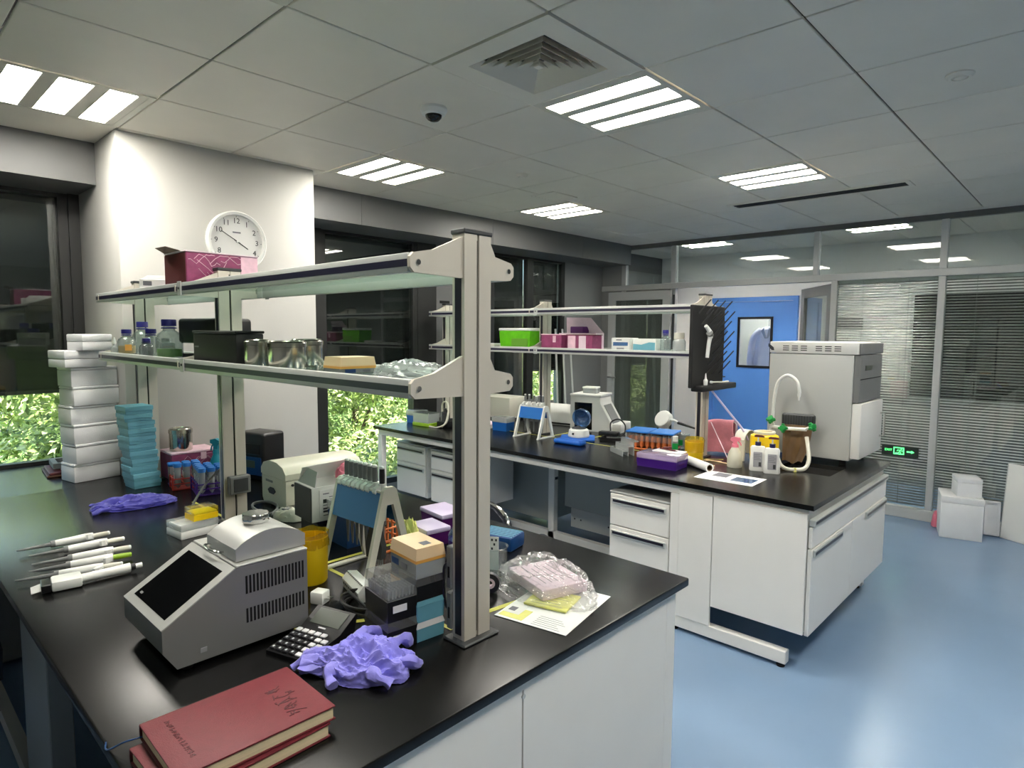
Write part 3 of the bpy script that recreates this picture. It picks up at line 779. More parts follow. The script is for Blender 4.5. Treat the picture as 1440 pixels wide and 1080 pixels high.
foam_box('shifted white foam box near the top of the pillar stack', (-3.985, .86, 1.4625), .17, .21, .088, math.radians(14), lid=.5)
foam_box('small white foam box on the very top of the pillar stack', (-3.93, .905, 1.551), .13, .16, .085, math.radians(20), lid=.45)
# teal cardboard freezer boxes
tl = ['lowest teal freezer box of the tall stack', 'second', 'third', 'fourth', 'fifth', 'sixth', 'seventh', 'eighth', 'ninth', 'tenth', 'topmost']
z = BT
for k in range(11):
    lab = ('lowest teal cardboard box of the tall stack on the bench' if k == 0 else 'topmost teal cardboard box of the tall stack on the bench' if k == 10 else tl[k] + ' teal cardboard box from the bottom of the tall stack')
    h = .0385 if k < 10 else .04
    rz = math.radians((0, 3, -2, 2, -3, 1, 4, -1, 2, -3, 1)[k] + 4)
    t = thing('freezer_box', lab, 'box', (-3.614 + .004 * math.sin(k * 2.1), 1.035 - .0022 * k + .004 * math.cos(k * 1.7), z + .0003), rz, 'stack of teal freezer boxes')
    MB().bev(-.063, .063, -.063, .063, 0, .016, .0015, 1).build('body', 'teal_side', t)
    MB().bev(-.066, .066, -.066, .066, .0165, h - .0006, .0015, 1).build('lid', 'teal', t)
    z += h
# limp blue glove
def finger(mb, pts, r, seed):
    rr = random.Random(seed); o = Vector((seed, 0, 0))
    b0 = len(mb.v)
    mb.tube(pts, lambda q: r * (1 - .25 * q) * (1 + .25 * math.sin(9 * q + seed)), 10, smooth=6)
    for i in range(b0, len(mb.v)):
        v = Vector(mb.v[i]); n = noise.noise_vector(v * 45 + o) * .006
        mb.v[i] = (v.x + n.x, v.y + n.y, max(.001, v.z + n.z))
    return mb
t = thing('rubber_glove', 'limp dark blue rubber glove lying flat on the bench beside the teal stack', 'glove', (-3.215, .885, BT), math.radians(78))
gm = crumple(.15, .085, .045, 3, .5, 3.2, 5, [(0, .5, .15), (PI, .5, .12)])
gm.build('palm', 'blue_glove', t)
for k, (y, a) in enumerate(((-.05, -.3), (-.02, -.1), (.02, .1), (.05, .35))):
    finger(MB(), [(-.09, y, .015), (-.13, y + a * .05, .014), (-.165, y + a * .1, .007)], .011, k + 2).build('finger', 'blue_glove', t)
# falcon tube racks
def tube50(label, group):
    t = thing('centrifuge_tube', label, 'tube', (0, 0, 0), 0, group)
    MB().lathe([(0, 0), (.004, .001), (.0155, .018), (.016, .108), (.0145, .108), (.0140, .019), (0, .006)], 14).build('body', 'clear_milky', t)
    MB().lathe([(0, .128), (.018, .128), (.0192, .125), (.0192, .1082), (0, .1082)], 16).build('cap', 'blue_cap', t)
    MB().box(-.006, .006, -.0168, -.0163, .05, .082).build('write_patch', 'label_white', t)
    return t
def tube_rack(name, label, x, y, nx, ny, p, m, rz=0, h=.055):
    t = thing(name, label, 'tube rack', (x, y, BT), rz)
    w, d = nx * p + .012, ny * p + .012
    def grid(z):
        mb = MB(); mb.frame(-w / 2, w / 2, -d / 2, d / 2, .006, z, z + .005, 0, 'z'); return mb
    MB().bev(-w / 2, w / 2, -d / 2, d / 2, 0, .006, .002, 1).build('base', m, t)
    for z in (.03, h):
        gr = grid(z).build('grid_frame', m, t)
        for k in range(1, nx): MB().box(-w / 2 + .006 + k * p - .002, -w / 2 + .006 + k * p + .002, -d / 2 + .006, d / 2 - .006, z, z + .004).build('grid_bar', m, gr)
        for k in range(1, ny): MB().box(-w / 2 + .006, w / 2 - .006, -d / 2 + .006 + k * p - .002, -d / 2 + .006 + k * p + .002, z + .0045, z + .0085).build('grid_bar', m, gr)
    for sx in (-1, 1):
        for sy in (-1, 1):
            MB().box(sx * w / 2 - .004, sx * w / 2 + .004, sy * d / 2 - .004, sy * d / 2 + .004, .002, h + .012).build('corner_post', m, t)
    return t
tb0 = None
def put_tubes(x, y, nx, ny, p, rz, lab0, group, skip=(), z=BT + .0065):
    global tb0
    for i in range(nx):
        for j in range(ny):
            if (i, j) in skip: continue
            q = Matrix.Rotation(rz, 3, 'Z') @ Vector(((i - (nx - 1) / 2) * p, (j - (ny - 1) / 2) * p, 0))
            loc = (x + q.x, y + q.y, z); label = '%s tube in the %s of the %s' % (('left end', 'second', 'third', 'right end')[i if i < nx - 1 else 3], ('front row', 'middle row', 'back row')[j], lab0)
            if tb0 is None: tb0 = tube50(label, group); tb0.location = loc
            else: copy_tree(tb0, None, loc, rz, label, group)
rz = math.radians(-12)
tube_rack('tube_rack', 'dark blue tube rack full of capped tubes in front of the rack post', -3.25, 1.235, 4, 3, .043, 'purple_box', rz)
put_tubes(-3.25, 1.235, 4, 3, .043, rz, 'dark blue tube rack beside the post', 'tubes in the dark blue rack', {(0, 2)})
tube_rack('tube_rack', 'red tube rack behind the dark blue one on the front bench', -3.415, 1.185, 2, 3, .043, 'red_rack', rz)
put_tubes(-3.415, 1.185, 2, 3, .043, rz, 'red tube rack on the bench', 'tubes in the red rack', {(0, 0)})
t = thing('tube_stand', 'small clear stand of blue lidded tubes beside the teal stack', 'tube rack', (-3.53, 1.165, BT), rz)
MB().bev(-.03, .03, -.03, .03, 0, .006, .002, 1).build('base', 'purple_box', t)
MB().bev(-.028, .028, -.028, .028, .006, .10, .004, 1).build('cup', 'clear_milky', t)
MB().bev(-.031, .031, -.031, .031, .10, .115, .004, 1).build('lid', 'blue_cap', t)
# pink boxes against the pillar, can and spray bottle on and by them
def veined(t, x0, x1, y, z0, z1, m, seed, axis='y', n=4):
    rr = random.Random(seed)
    for k in range(n):
        pts = []; z = z0 + (z1 - z0) * rr.random()
        for q in range(9):
            a = x0 + (x1 - x0) * (q / 8); z = min(z1 - .002, max(z0 + .002, z + (z1 - z0) * rr.uniform(-.3, .3)))
            pts.append((a, y, z) if axis == 'y' else (y, a, z))
        MB().tube(pts, .0011, 4).build('printed_streak', 'pink_soft', t)
t = thing('kit_box', 'magenta kit box with a pale streak pattern behind the tubes, can on top', 'box', (-3.70, 1.30, BT), 0)
MB().bev(-.09, .09, -.12, .12, 0, .138, .003, 1).build('carton', 'magenta', t)
MB().bev(-.092, .092, -.122, .122, .1385, .15, .003, 1).build('lid', 'pink_soft', t)
MB().box(.0905, .0915, .03, .06, .1, .138).build('label', 'pink_soft', t)
veined(t, -.115, .09, .0915, .01, .13, 'pink_soft', 4, 'x')
t = thing('clear_box', 'empty clear plastic box between the magenta kit box and the spray bottle', 'box', (-3.66, 1.465, BT), 0)
MB().cup(-.05, .05, -.03, .03, 0, .115, .003, 0).build('body', 'clear_milky', t)
MB().bev(-.052, .052, -.032, .032, .1155, .124, .003, 1).build('lid', 'clear_pink', t)
def can(label, x, y, z, r, h, group=None):
    t = thing('steel_can', label, 'can', (x, y, z), 0, group)
    MB().lathe([(0, 0), (r * .96, 0), (r, .004), (r, h * .8), (0, h * .8)], 32).build('body', 'steel', t)
    MB().lathe([(0, h), (r * .9, h), (r * 1.04, h - .004), (r * 1.05, h * .81), (0, h * .81)], 32).build('lid', 'steel', t)
    MB().lathe([(r * .75, h + .0002), (r * .8, h + .003), (r * .9, h + .003), (r * .95, h + .0002)], 28).build('lid_rim', 'steel', t)
    return t
can('round steel can with lid on top of the magenta kit box', -3.685, 1.255, 1.0006, .058, .12)
def spray(label, x, y, z, h, r, mb_, mh, rz=0, s=1.):
    t = thing('spray_bottle', label, 'bottle', (x, y, z), rz)
    MB().lathe([(0, 0), (r * .95, 0), (r, .006), (r, h * .3), (r * .82, h * .48), (r * .5, h * .62), (r * .42, h * .66), (0, h * .66)], 28).build('body', mb_, t)
    MB().lathe([(0, h * .76), (r * .42, h * .76), (r * .5, h * .66), (r * .5, h * .665), (0, h * .66)], 20).build('collar', mh, t)
    hd = MB().prism([(-.032, h * .9), (-.03, h * .97), (.0, h), (.026, h * .95), (.028, h * .88), (.012, h * .84), (.012, h * .76), (-.012, h * .76), (-.012, h * .86)], 'y', -.011, .011).build('spray_head', mh, t)
    MB().tube([(-.018, 0, h * .87), (-.03, 0, h * .8), (-.034, 0, h * .72)], .004, 8, smooth=4).build('trigger', mh, hd)
    return t
spray('blue spray bottle with a blue trigger head beside the rack post', -3.43, 1.345, BT, .235, .04, 'blue_spray', 'blue_spray', math.radians(30))
# black instrument behind the middle post
t = thing('benchtop_reader', 'black instrument with a dark blue front panel behind the middle rack post', 'instrument', (-3.36, 1.56, BT), math.radians(15))
MB().bev(-.1, .1, -.075, .075, 0, .26, .016, 3).build('housing', 'black_plastic', t)
MB().bev(-.085, .085, -.08, -.0755, .03, .13, .004, 1).build('front_panel', 'blue_deep', t)
MB().bev(-.075, .075, -.0795, -.0755, .145, .2, .004, 2).build('hatch', 'black_matte', t)
MB().bev(-.05, .04, -.082, -.0805, .07, .11, .001, 1).build('display', 'lcd', t)
# beige centrifuge
t = thing('centrifuge', 'beige benchtop centrifuge with a rounded lid behind the open carton', 'centrifuge', (-2.735, 1.515, BT), math.radians(-2))
MB().prism([(-.11, .01), (.11, .01), (.125, .03), (.125, .14), (-.125, .14), (-.125, .03)], 'y', -.19, .19).build('housing', 'centri_beige', t)
lm = MB(); pts = [(-.128, .143), (.128, .143), (.128, .17), (.1, .198), (.04, .214), (-.04, .214), (-.1, .198), (-.128, .17)]
lm.prism(pts, 'y', -.193, .193).build('lid', 'centri_beige', t)
MB().prism([(-.06, .075), (-.035, .09), (-.0, .09), (.02, .075), (.0, .06), (-.045, .06)], 'y', -.193, -.1905).build('latch', 'black_matte', t)
MB().box(-.08, -.01, -.1925, -.1905, .112, .122).build('badge', 'mid_grey', t)
MB().cyl((.1255, -.16, .12), (.131, -.16, .12), .006, n=12).build('lock_hole', 'black_matte', t)
for x in (-.09, .09):
    for y in (-.15, .15): MB().cyl((x, y, 0), (x, y, .01), .014, n=12).build('foot', 'rubber', t)
# cartons
t = thing('glove_carton', 'open white carton with printed label and pink bag poking out', 'box', (-2.24, 1.32, .925), math.radians(86))
MB().cup(-.115, .115, -.075, .075, 0, .135, .003).build('carton', 'white_plastic', t)
MB().box(-.1185, -.1155, -.073, .073, .002, .133).build('dark_side', 'dark_grey', t)
MB().add([(-.1, .075, .136), (.1, .075, .136), (.11, .045, .205), (-.095, .05, .195), (-.1, .073, .134), (.1, .073, .134), (.11, .043, .203), (-.095, .048, .193)],
         [(0, 1, 2, 3), (7, 6, 5, 4), (0, 4, 5, 1), (1, 5, 6, 2), (2, 6, 7, 3), (3, 7, 4, 0)]).build('flap', 'white_plastic', t)
MB().add([(-.102, -.075, .136), (-.102, .075, .136), (-.07, .07, .19), (-.07, -.03, .185), (-.1, -.075, .134), (-.1, .075, .134), (-.068, .07, .188), (-.068, -.03, .183)],
         [(0, 1, 2, 3), (7, 6, 5, 4), (0, 4, 5, 1), (1, 5, 6, 2), (2, 6, 7, 3), (3, 7, 4, 0)]).build('flap', 'grey_steel', t)
MB().box(-.085, .06, -.0765, -.0752, .012, .122).build('label', 'label_white', t)
MB().box(-.07, -.055, -.0772, -.0766, .07, .085).build('printed_mark', 'ink', t)
for k, (a, b, z_, h_) in enumerate(((-.07, -.045, .104, .004), (-.045, .0, .09, .003), (-.045, .01, .08, .003), (-.07, .0, .06, .003), (-.07, -.035, .045, .006), (-.07, .0, .033, .008), (-.07, -.05, .02, .004), (.015, .04, .098, .012))):
    MB().box(a, b, -.0772, -.0766, z_, z_ + h_).build('print_line', 'ink' if h_ > .005 else 'ink_soft', t)
crumple(.04, .03, .05, 11, .5, 4, 4).build('pink_bag', 'pink', t, loc=(.075, .02, .135))
t = thing('dark_carton', 'dark grey small carton under the open white carton', 'box', (-2.245, 1.32, BT), math.radians(88))
MB().bev(-.092, .092, -.07, .07, 0, .06, .002, 1).build('body', 'dark_grey', t)
MB().bev(-.094, .094, -.072, .072, .061, .0745, .002, 1).build('lid', 'strip_dark', t)
MB().box(-.09, -.02, -.0712, -.0702, .015, .05).build('label', 'ink_soft', t)
t = thing('tissue_packet', 'pale tissue packet lying before the beige centrifuge', 'packet', (-2.52, 1.28, BT), math.radians(20))
crumple(.075, .045, .045, 17, .4, 3, 4).build('packet', 'offwhite', t)
MB().bev(-.02, .02, -.02, .02, .043, .05, .002, 1).build('opening', 'ink_soft', t)
# power cable coils beside the middle post
t = thing('power_cable', 'grey looped power cable behind the middle rack post', 'cable', (-2.675, 1.25, BT), 0)
pts = [(.06 * math.cos(a) * (1 + .1 * math.sin(a * .7)), .05 * math.sin(a), .006 + .03 * abs(math.sin(a * .5)) + .004 * a / 6) for a in in_row(40, 0, 14)]
MB().tube(pts, .0045, 8).build('cable', 'mid_grey', t)
t = thing('post_cable', 'grey cable curling down around the foot of the middle post', 'cable', (-2.76, 1.0, BT), 0)
MB().tube([(-.02, .12, .22), (-.07, .06, .14), (-.07, .0, .05), (-.01, -.02, .006), (.06, -.01, .006), (.10, .02, .006)], .005, 8, smooth=8).build('cable', 'mid_grey', t)
# yellow sharps bin
t = thing('waste_bin', 'yellow plastic waste beaker lined with a clear yellow bag', 'bin', (-1.835, 1.005, BT), 0)
MB().lathe([(0, 0), (.048, 0), (.052, .006), (.056, .15), (.054, .15), (.05, .008), (0, .006)], 32).build('beaker', 'yellow', t)
bm_ = MB(); n = 48; rows = [(.0572, .12), (.0576, .14), (.058, .155), (.0555, .166), (.0525, .158), (.0512, .13), (.047, .06)]
vs = []; fs = []
for q, (r, z_) in enumerate(rows):
    for k in range(n):
        a = 2 * PI * k / n; w_ = .0025 * math.sin(9 * a + q * 1.3) + .002 * math.sin(17 * a + q)
        vs.append(((r + w_) * math.cos(a), (r + w_) * math.sin(a), z_ + .003 * math.sin(5 * a + q * .4)))
for q in range(len(rows) - 1):
    for k in range(n): j = (k + 1) % n; fs.append((q * n + k, q * n + j, (q + 1) * n + j, (q + 1) * n + k))
bm_.add(vs, fs); bm_.build('liner_bag', 'clear_yellow', t)
# blue storage box with clear lid behind the pipette stand
t = thing('storage_box', 'blue tub with a milky lid behind the pipette stand', 'box', (-2.075, 1.335, BT), math.radians(-3))
MB().cup(-.07, .07, -.085, .085, 0, .125, .004, 0, .94).build('tub', 'blue_deep', t)
MB().bev(-.074, .074, -.089, .089, .125, .165, .006, 2).build('lid', 'clear_milky', t)
# pipette stand with pipettes
def pip_stand(label, loc, rz, L, H, m_frame, m_panel):
    t = thing('pipette_stand', label, 'stand', loc, rz)
    for s in (-1, 1):
        x = s * L / 2
        a = MB().prism([(-.105, 0), (-.082, 0), (-.012, H * .82), (.012, H * .82), (.082, 0), (.105, 0), (.026, H * .97), (.014, H), (-.014, H), (-.026, H * .97)], 'x', x - .007, x + .007).build('side_frame', m_frame, t)
        MB().bev(x - .009, x + .009, -.11, .11, 0, .012, .003, 1).build('foot', m_frame, a)
    MB().prism([(-.03, H * .93), (-.026, H * .94), (-.046, H * .6), (-.052, H * .6)], 'x', -L / 2 + .007, L / 2 - .007).build('front_panel', m_panel, t)
    MB().prism([(.03, H * .93), (.026, H * .94), (.046, H * .6), (.052, H * .6)], 'x', -L / 2 + .007, L / 2 - .007).build('rear_panel', m_panel, t)
    for s_ in (-1, 1): MB().bev(-L / 2 + .007, L / 2 - .007, s_ * .024 - .005, s_ * .024 + .005, H * .94, H * .965, .002, 1).build('top_bar', m_frame, t)
    return t
pip_stand('large pipette stand with a teal blue panel and beige frames on the front bench', (-1.765, 1.17, BT), math.radians(2), .25, .315, 'offwhite', 'blue_panel')
def pipette(label, group, top='mid_grey', loc=(0, 0, 0), rz=0, s=1.):
    """upright, tip at z=0"""
    t = thing('pipette', label, 'pipette', loc, rz, group)
    MB().lathe([(0, 0), (.0026, 0), (.005, .04), (.007, .09), (.008, .1), (0, .1)], 12).build('tip_cone', 'mid_grey', t)
    MB().lathe([(0, .1002), (.0125, .1002), (.013, .113), (0, .113)], 16).build('collar', 'mid_grey', t)
    MB().lathe([(0, .1132), (.0118, .1132), (.0128, .125), (.0138, .17), (.0155, .21), (.014, .235), (0, .235)], 16).build('body', 'white_plastic', t)
    MB().lathe([(0, .2355), (.0088, .2355), (.0095, .26), (.0085, .283), (0, .283)], 14).build('plunger', top, t)
    MB().lathe([(0, .2835), (.0085, .2835), (.0085, .288), (.006, .291), (0, .291)], 12).build('button', 'white_plastic' if top != 'lime' else 'lime', t)
    MB().prism([(-.010, .216), (-.030, .205), (-.034, .212), (-.030, .224), (-.010, .233)], 'x', -.009, .009).build('finger_hook', 'white_plastic', t)
    return t
pp = None
pos = [-.104, -.078, -.052, -.026, .0, .026, .052, .09]
for k, x in enumerate(pos):
    q = Matrix.Rotation(math.radians(2), 3, 'Z') @ Vector((x, -.0, 0))
    loc = (-1.765 + q.x, 1.17 + q.y, BT + .085)
    if k == 7:
        t = pipette('black topped pipette at the right end of the teal blue stand', None, 'black_matte', loc)
    elif pp is None:
        pp = pipette('leftmost grey topped pipette hanging in the teal blue stand', 'pipettes hanging in the teal blue stand', 'mid_grey', loc); t = pp
    else: t = copy_tree(pp, None, loc, None, ('second', 'third', 'fourth', 'fifth', 'sixth', 'seventh')[k - 1] + ' grey topped pipette from the left in the teal blue stand')
# grey multichannel head under the stand
t = thing('multichannel_pipette', 'grey multichannel pipette head hanging inside the large stand', 'pipette', (-1.68, 1.15, BT + .06), math.radians(12))
MB().prism([(-.032, .02), (.032, .02), (.036, .06), (.014, .13), (-.014, .13), (-.036, .06)], 'y', -.011, .011).build('head', 'dark_grey', t)
MB().cyl((0, 0, .13), (0, 0, .2), .01, n=12).build('shaft', 'mid_grey', t)
for k in range(8): MB().cyl((-.028 + .008 * k, 0, -.006), (-.028 + .008 * k, 0, .02), .0016, .003, 8).build('nozzle', 'mid_grey', t)
# orange rack behind the stand
t = thing('tube_rack', 'orange tube rack glimpsed behind the legs of the large pipette stand', 'tube rack', (-1.92, 1.36, BT), math.radians(4))
MB().frame(-.045, .045, -.045, .045, .006, .0, .006, 0, 'z').build('base', 'orange_tube', t)
for z_ in (.04, .085):
    MB().frame(-.045, .045, -.045, .045, .006, z_, z_ + .005, 0, 'z').build('ring', 'orange_tube', t)
for sx in in_row(4, -.042, .042):
    for sy in (-.042, .042): MB().box(sx - .004, sx + .004, sy - .003, sy + .003, .004, .1).build('upright', 'orange_tube', t)
# white perforated rack lying on the bench
t = thing('perforated_rack', 'translucent perforated tube rack lying under the large pipette stand', 'tube rack', (-1.64, 1.06, BT), math.radians(-14))
MB().prism([(-.026, 0), (.026, 0), (.03, .016), (.018, .045), (-.012, .05), (-.03, .03)], 'x', -.075, .075).build('body', 'white_plastic', t)
hm = MB()
for k in range(12):
    for r_ in range(3):
        hm.cyl((-.066 + .012 * k, -.016 + .010 * r_, .0495 - .0028 * r_), (-.066 + .012 * k, -.016 + .010 * r_, .0507 - .0028 * r_), .0028, n=8)
o = hm.build('holes', 'dark_grey', t); o['kind'] = 'stuff'
hm = MB()
for k in range(9):
    hm.cyl((-.06 + .015 * k, -.0288, .018), (-.06 + .015 * k, -.0302, .018), .004, n=8)
o = hm.build('side_holes', 'dark_grey', t); o['kind'] = 'stuff'
# tip boxes: two stacks
def tip_box(label, loc, rz, m_base, m_lid, hb, hl, lab=True, w=.128, d=.086, dots=False, group='tip boxes stacked by the front post'):
    t = thing('tip_box', label, 'box', loc, rz, group)
    MB().cup(-w / 2, w / 2, -d / 2, d / 2, 0, hb - .001, .004, 0, .97).build('base', m_base, t)
    if hl:
        lidm = MB().add([(-w / 2 - .001, -d / 2 - .001, hb), (w / 2 + .001, -d / 2 - .001, hb), (w / 2 + .001, d / 2 + .001, hb), (-w / 2 - .001, d / 2 + .001, hb),
                     (-w / 2 + .003, -d / 2 + .003, hb + hl), (w / 2 - .003, -d / 2 + .003, hb + hl), (w / 2 - .003, d / 2 - .003, hb + hl), (-w / 2 + .003, d / 2 - .003, hb + hl)],
                    [(4, 5, 6, 7), (0, 1, 5, 4), (1, 2, 6, 5), (2, 3, 7, 6), (3, 0, 4, 7), (0, 3, 2, 1)])
        lo = lidm.build('lid', m_lid, t)
    if lab: MB().bev(w / 2 + .0002, w / 2 + .001, -.028, .012, hb * .42, hb * .75, .0003, 1).build('label', 'label_white', t)
    return t
rz = math.radians(-8)
c1 = (-1.330, .955)
tip_box('lower black tip box with a small white label in the near stack', (c1[0], c1[1], BT), rz, 'black_plastic', 'clear_grey', .052, .022)
t = tip_box('upper black tip box with a tall clear lid full of tips', (c1[0], c1[1], BT + .0745), rz, 'black_plastic', 'clear_lid', .056, .05)
mb = MB()
for a in range(12):
    for b in range(8):
        mb.lathe([(.0018, .058), (.0032, .058), (.0034, .080), (.0018, .080)], 6, 0, (-.0545 + .0099 * a, -.0345 + .0099 * b, 0))
o = mb.build('tip_rows', 'clear_milky', t); o['kind'] = 'stuff'
MB().box(-.058, .058, -.038, .038, .054, .0575).build('tip_deck', 'dark_grey', t)
c2 = (-1.318, 1.035); rz2 = math.radians(-6)
tip_box('lowest teal tip box with a pale band under the black box', (c2[0], c2[1], BT), rz2, 'teal', 'label_white', .036, .015, False)
tip_box('upper teal tip box under the black box by the front post', (c2[0], c2[1], BT + .0515), rz2, 'teal', 'teal_side', .045, .012, False)
tip_box('black tip box in the far stack beneath the orange lidded one', (c2[0], c2[1], BT + .1092), rz2, 'black_plastic', 'clear_grey', .042, .018, False)
t = tip_box('milky tip box with an orange lid on top of the far stack', (c2[0], c2[1], BT + .170), rz2, 'clear_milky', 'orange_lid', .05, .03, False, .13, .09)
MB().frame(-.0655, .0655, -.0455, .0455, .006, .0415, .0495, 0, 'z').build('orange_band', 'orange', t)
MB().bev(-.057, -.022, -.0463, -.0455, .015, .033, .0003, 1).build('label', 'blue_deep', t)
MB().bev(-.01, .02, -.0462, -.0455, .016, .03, .0003, 1).build('printed_label', 'ink_soft', t)
MB().box(.02, .045, -.01, .015, .0802, .0808).build('lid_print', 'ink_soft', t)
# purple boxes and blue dome behind
def lidbox(name, label, loc, rz, w, d, h, m1, m2, hl=.02, cat='box'):
    t = thing(name, label, cat, loc, rz)
    MB().cup(-w / 2, w / 2, -d / 2, d / 2, 0, h, .003, 0, .94).build('body', m1, t)
    MB().bev(-w / 2 - .004, w / 2 + .004, -d / 2 - .004, d / 2 + .004, h + .0005, h + hl, .005, 2).build('lid', m2, t)
    return t
lidbox('lidded_box', 'purple tub with a lilac lid farther from the post behind the stand', (-2.0, 1.71, BT), math.radians(-8), .17, .12, .045, 'purple_dark', 'lilac')
lidbox('lidded_box', 'smaller purple tub with a lilac lid nearer the large pipette stand', (-1.86, 1.52, BT), math.radians(-8), .13, .1, .05, 'purple_dark', 'lilac')
t = thing('ice_bucket', 'translucent blue domed ice bucket beside the front post', 'bucket', (-1.66, 1.52, BT), 0)
MB().lathe([(0, 0), (.05, 0), (.056, .006), (.06, .06), (.057, .06), (.05, .008), (0, .007)], 28).build('bowl', 'purple_box', t)
MB().lathe([(.062, .061), (.06, .075), (.045, .1), (.02, .113), (0, .116)], 28).build('dome_lid', 'clear_blue', t)
MB().lathe([(0, .13), (.01, .13), (.012, .122), (.008, .116), (0, .116)], 14).build('knob', 'clear_blue', t)
t = thing('wrapper', 'crumpled pale yellow wrapper beside the large pipette stand', 'wrapper', (-1.86, 1.42, BT), 0)
crumple(.05, .035, .1, 23, .5, 3.5, 4).build('wrapper', 'pad_yellow', t)
# charger and cable
t = thing('charger', 'white plug in charger block beside the yellow beaker', 'charger', (-1.665, .94, BT), math.radians(25))
MB().bev(-.022, .022, -.02, .02, 0, .038, .005, 2).build('block', 'white_plastic', t)
for y in (-.007, .007): MB().box(.022, .04, y - .0025, y + .0025, .018, .0196).build('prong', 'chrome', t)
t = thing('black_cable', 'coiled black power cable between the charger and the tip boxes', 'cable', (-1.53, 1.0, BT), 0)
pts = [((.075 + .006 * math.sin(a * 1.3)) * math.cos(a), (.05 + .006 * math.cos(a * .8)) * math.sin(a), .005 + .0022 * a / 2 + .006 * abs(math.sin(a * .5))) for a in in_row(90, 0, 22)]
MB().tube(pts + [(.12, -.02, .01), (.13, .03, .006)], .0042, 8).build('coil', 'black_plastic', t)
MB().tube([(-.075, 0, .01), (-.11, .06, .006), (-.06, .1, .006), (.0, .11, .006)], .0042, 8, smooth=8).build('lead', 'black_plastic', t)
# calculator
t = thing('calculator', 'black desk calculator lying half under the purple glove', 'calculator', (-1.452, .795, BT), math.radians(17))
cz = lambda y: .014 + .016 * (y + .09) / .18
MB().prism([(-.092, 0), (.085, 0), (.098, .05), (.094, .056), (.03, .024), (-.092, .012)], 'x', -.066, .066).build('body', 'black_plastic', t)
sl_ = math.atan2(.012, .122)
def key(x, y, w, d, m):
    mb = MB(); mb.T = Matrix.Translation((x, y, .0125 + (y + .092) * .0984)) @ Matrix.Rotation(sl_, 4, 'X')
    return mb.bev(-w / 2, w / 2, -d / 2, d / 2, 0, .005, .0015, 1).build('key', m, t)
for r_ in range(5):
    for c_ in range(6):
        if r_ == 4 and c_ == 5: continue
        x = -.053 + .0212 * c_; y = -.078 + .0218 * r_
        if c_ in (4, 5) and r_ in (0,): continue
        key(x, y, .0165, .0145, 'key_white' if (c_ >= 4 or r_ == 4) else 'key_black')
        if not (c_ >= 4 or r_ == 4):
            mb = MB(); mb.T = Matrix.Translation((x, y, .0125 + (y + .092) * .0984 + .0051)) @ Matrix.Rotation(sl_, 4, 'X')
            mb.box(-.0025, .0025, -.003, .003, 0, .0004).build('key_mark', 'key_white', t)
key(.042, -.078, .036, .0145, 'key_white')
mb = MB(); mb.T = Matrix.Translation((0, .064, .0412)) @ Matrix.Rotation(math.radians(26.6), 4, 'X')
mb.bev(-.05, .05, -.024, .026, 0, .0016, .0006, 1).build('display', 'lcd', t)
mb = MB(); mb.T = Matrix.Translation((.0, .036, .0272)) @ Matrix.Rotation(math.radians(26.6), 4, 'X')
mb.box(-.012, .012, -.002, .002, 0, .0006).build('badge', 'key_white', t)
# purple gloves heap
t = thing('rubber_gloves', 'crumpled heap of bright violet rubber gloves beside the calculator', 'gloves', (-1.245, .818, BT), math.radians(42))
gm = crumple(.108, .078, .062, 5, .55, 3.3, 6, [(PI, .35, .35), (.6, .3, .18), (-.7, .35, .15), (2.2, .25, .15)])
gm.build('glove_heap', 'purple_glove', t)
for k, p in enumerate(([(-.03, .03, .05), (-.02, .07, .062), (.0, .1, .05), (.01, .118, .03)], [(.05, .03, .045), (.075, .06, .05), (.085, .085, .035), (.08, .1, .015)],
                       [(-.06, .0, .035), (-.1, .01, .04), (-.14, .0, .028), (-.17, -.02, .012)], [(.07, -.02, .03), (.105, -.02, .034), (.125, .0, .02), (.12, .02, .012)],
                       [(.02, -.05, .03), (.05, -.08, .028), (.08, -.085, .014)], [(-.05, -.04, .03), (-.07, -.07, .024), (-.05, -.09, .012)])):
    finger(MB(), p, .0155, k + 7).build('glove_finger', 'purple_glove', t)
cf = MB(); n = 40; vs = []; fs = []
for q in range(7):
    for k in range(n):
        a = 2 * PI * k / n; r = .042 + .006 * q / 6 + .005 * math.sin(5 * a + q) + .003 * math.sin(11 * a)
        vs.append((-.05 - .016 * q, r * math.cos(a) * .9, max(.002, .02 + r * math.sin(a) * .45 + .004 * math.sin(7 * a + 2 * q))))
for q in range(6):
    for k in range(n): j = (k + 1) % n; fs.append((q * n + k, q * n + j, (q + 1) * n + j, (q + 1) * n + k))
cf.add(vs, fs); cf.build('glove_cuff', 'purple_glove', t)
# two red notebooks
def notebook(label, loc, rz, top):
    t = thing('notebook', label, 'notebook', loc, rz, 'red notebooks on the near corner')
    W_, L_, H_ = .208, .296, .029
    MB().bev(-W_ / 2, W_ / 2, -L_ / 2, L_ / 2, 0, .0035, .0012, 2).build('back_cover', 'red_leather', t)
    MB().box(-W_ / 2 + .004, W_ / 2 - .003, -L_ / 2 + .004, L_ / 2 - .004, .0037, H_ - .0037).build('page_block', 'page_cream', t)
    MB().bev(-W_ / 2, W_ / 2, -L_ / 2, L_ / 2, H_ - .0035, H_, .0012, 2).build('front_cover', 'red_leather', t)
    MB().bev(-W_ / 2 - .004, -W_ / 2 + .002, -L_ / 2, L_ / 2, .0004, H_ - .0004, .0028, 3).build('spine', 'maroon', t)
    return t
notebook('lower red leather notebook of the pair at the near corner, mostly covered', (-1.182, .478, BT + .0005), math.radians(1.5), False)
t = notebook('upper red leather notebook with embossed script on the near corner of the bench', (-1.19, .495, BT + .031), math.radians(-1), True)
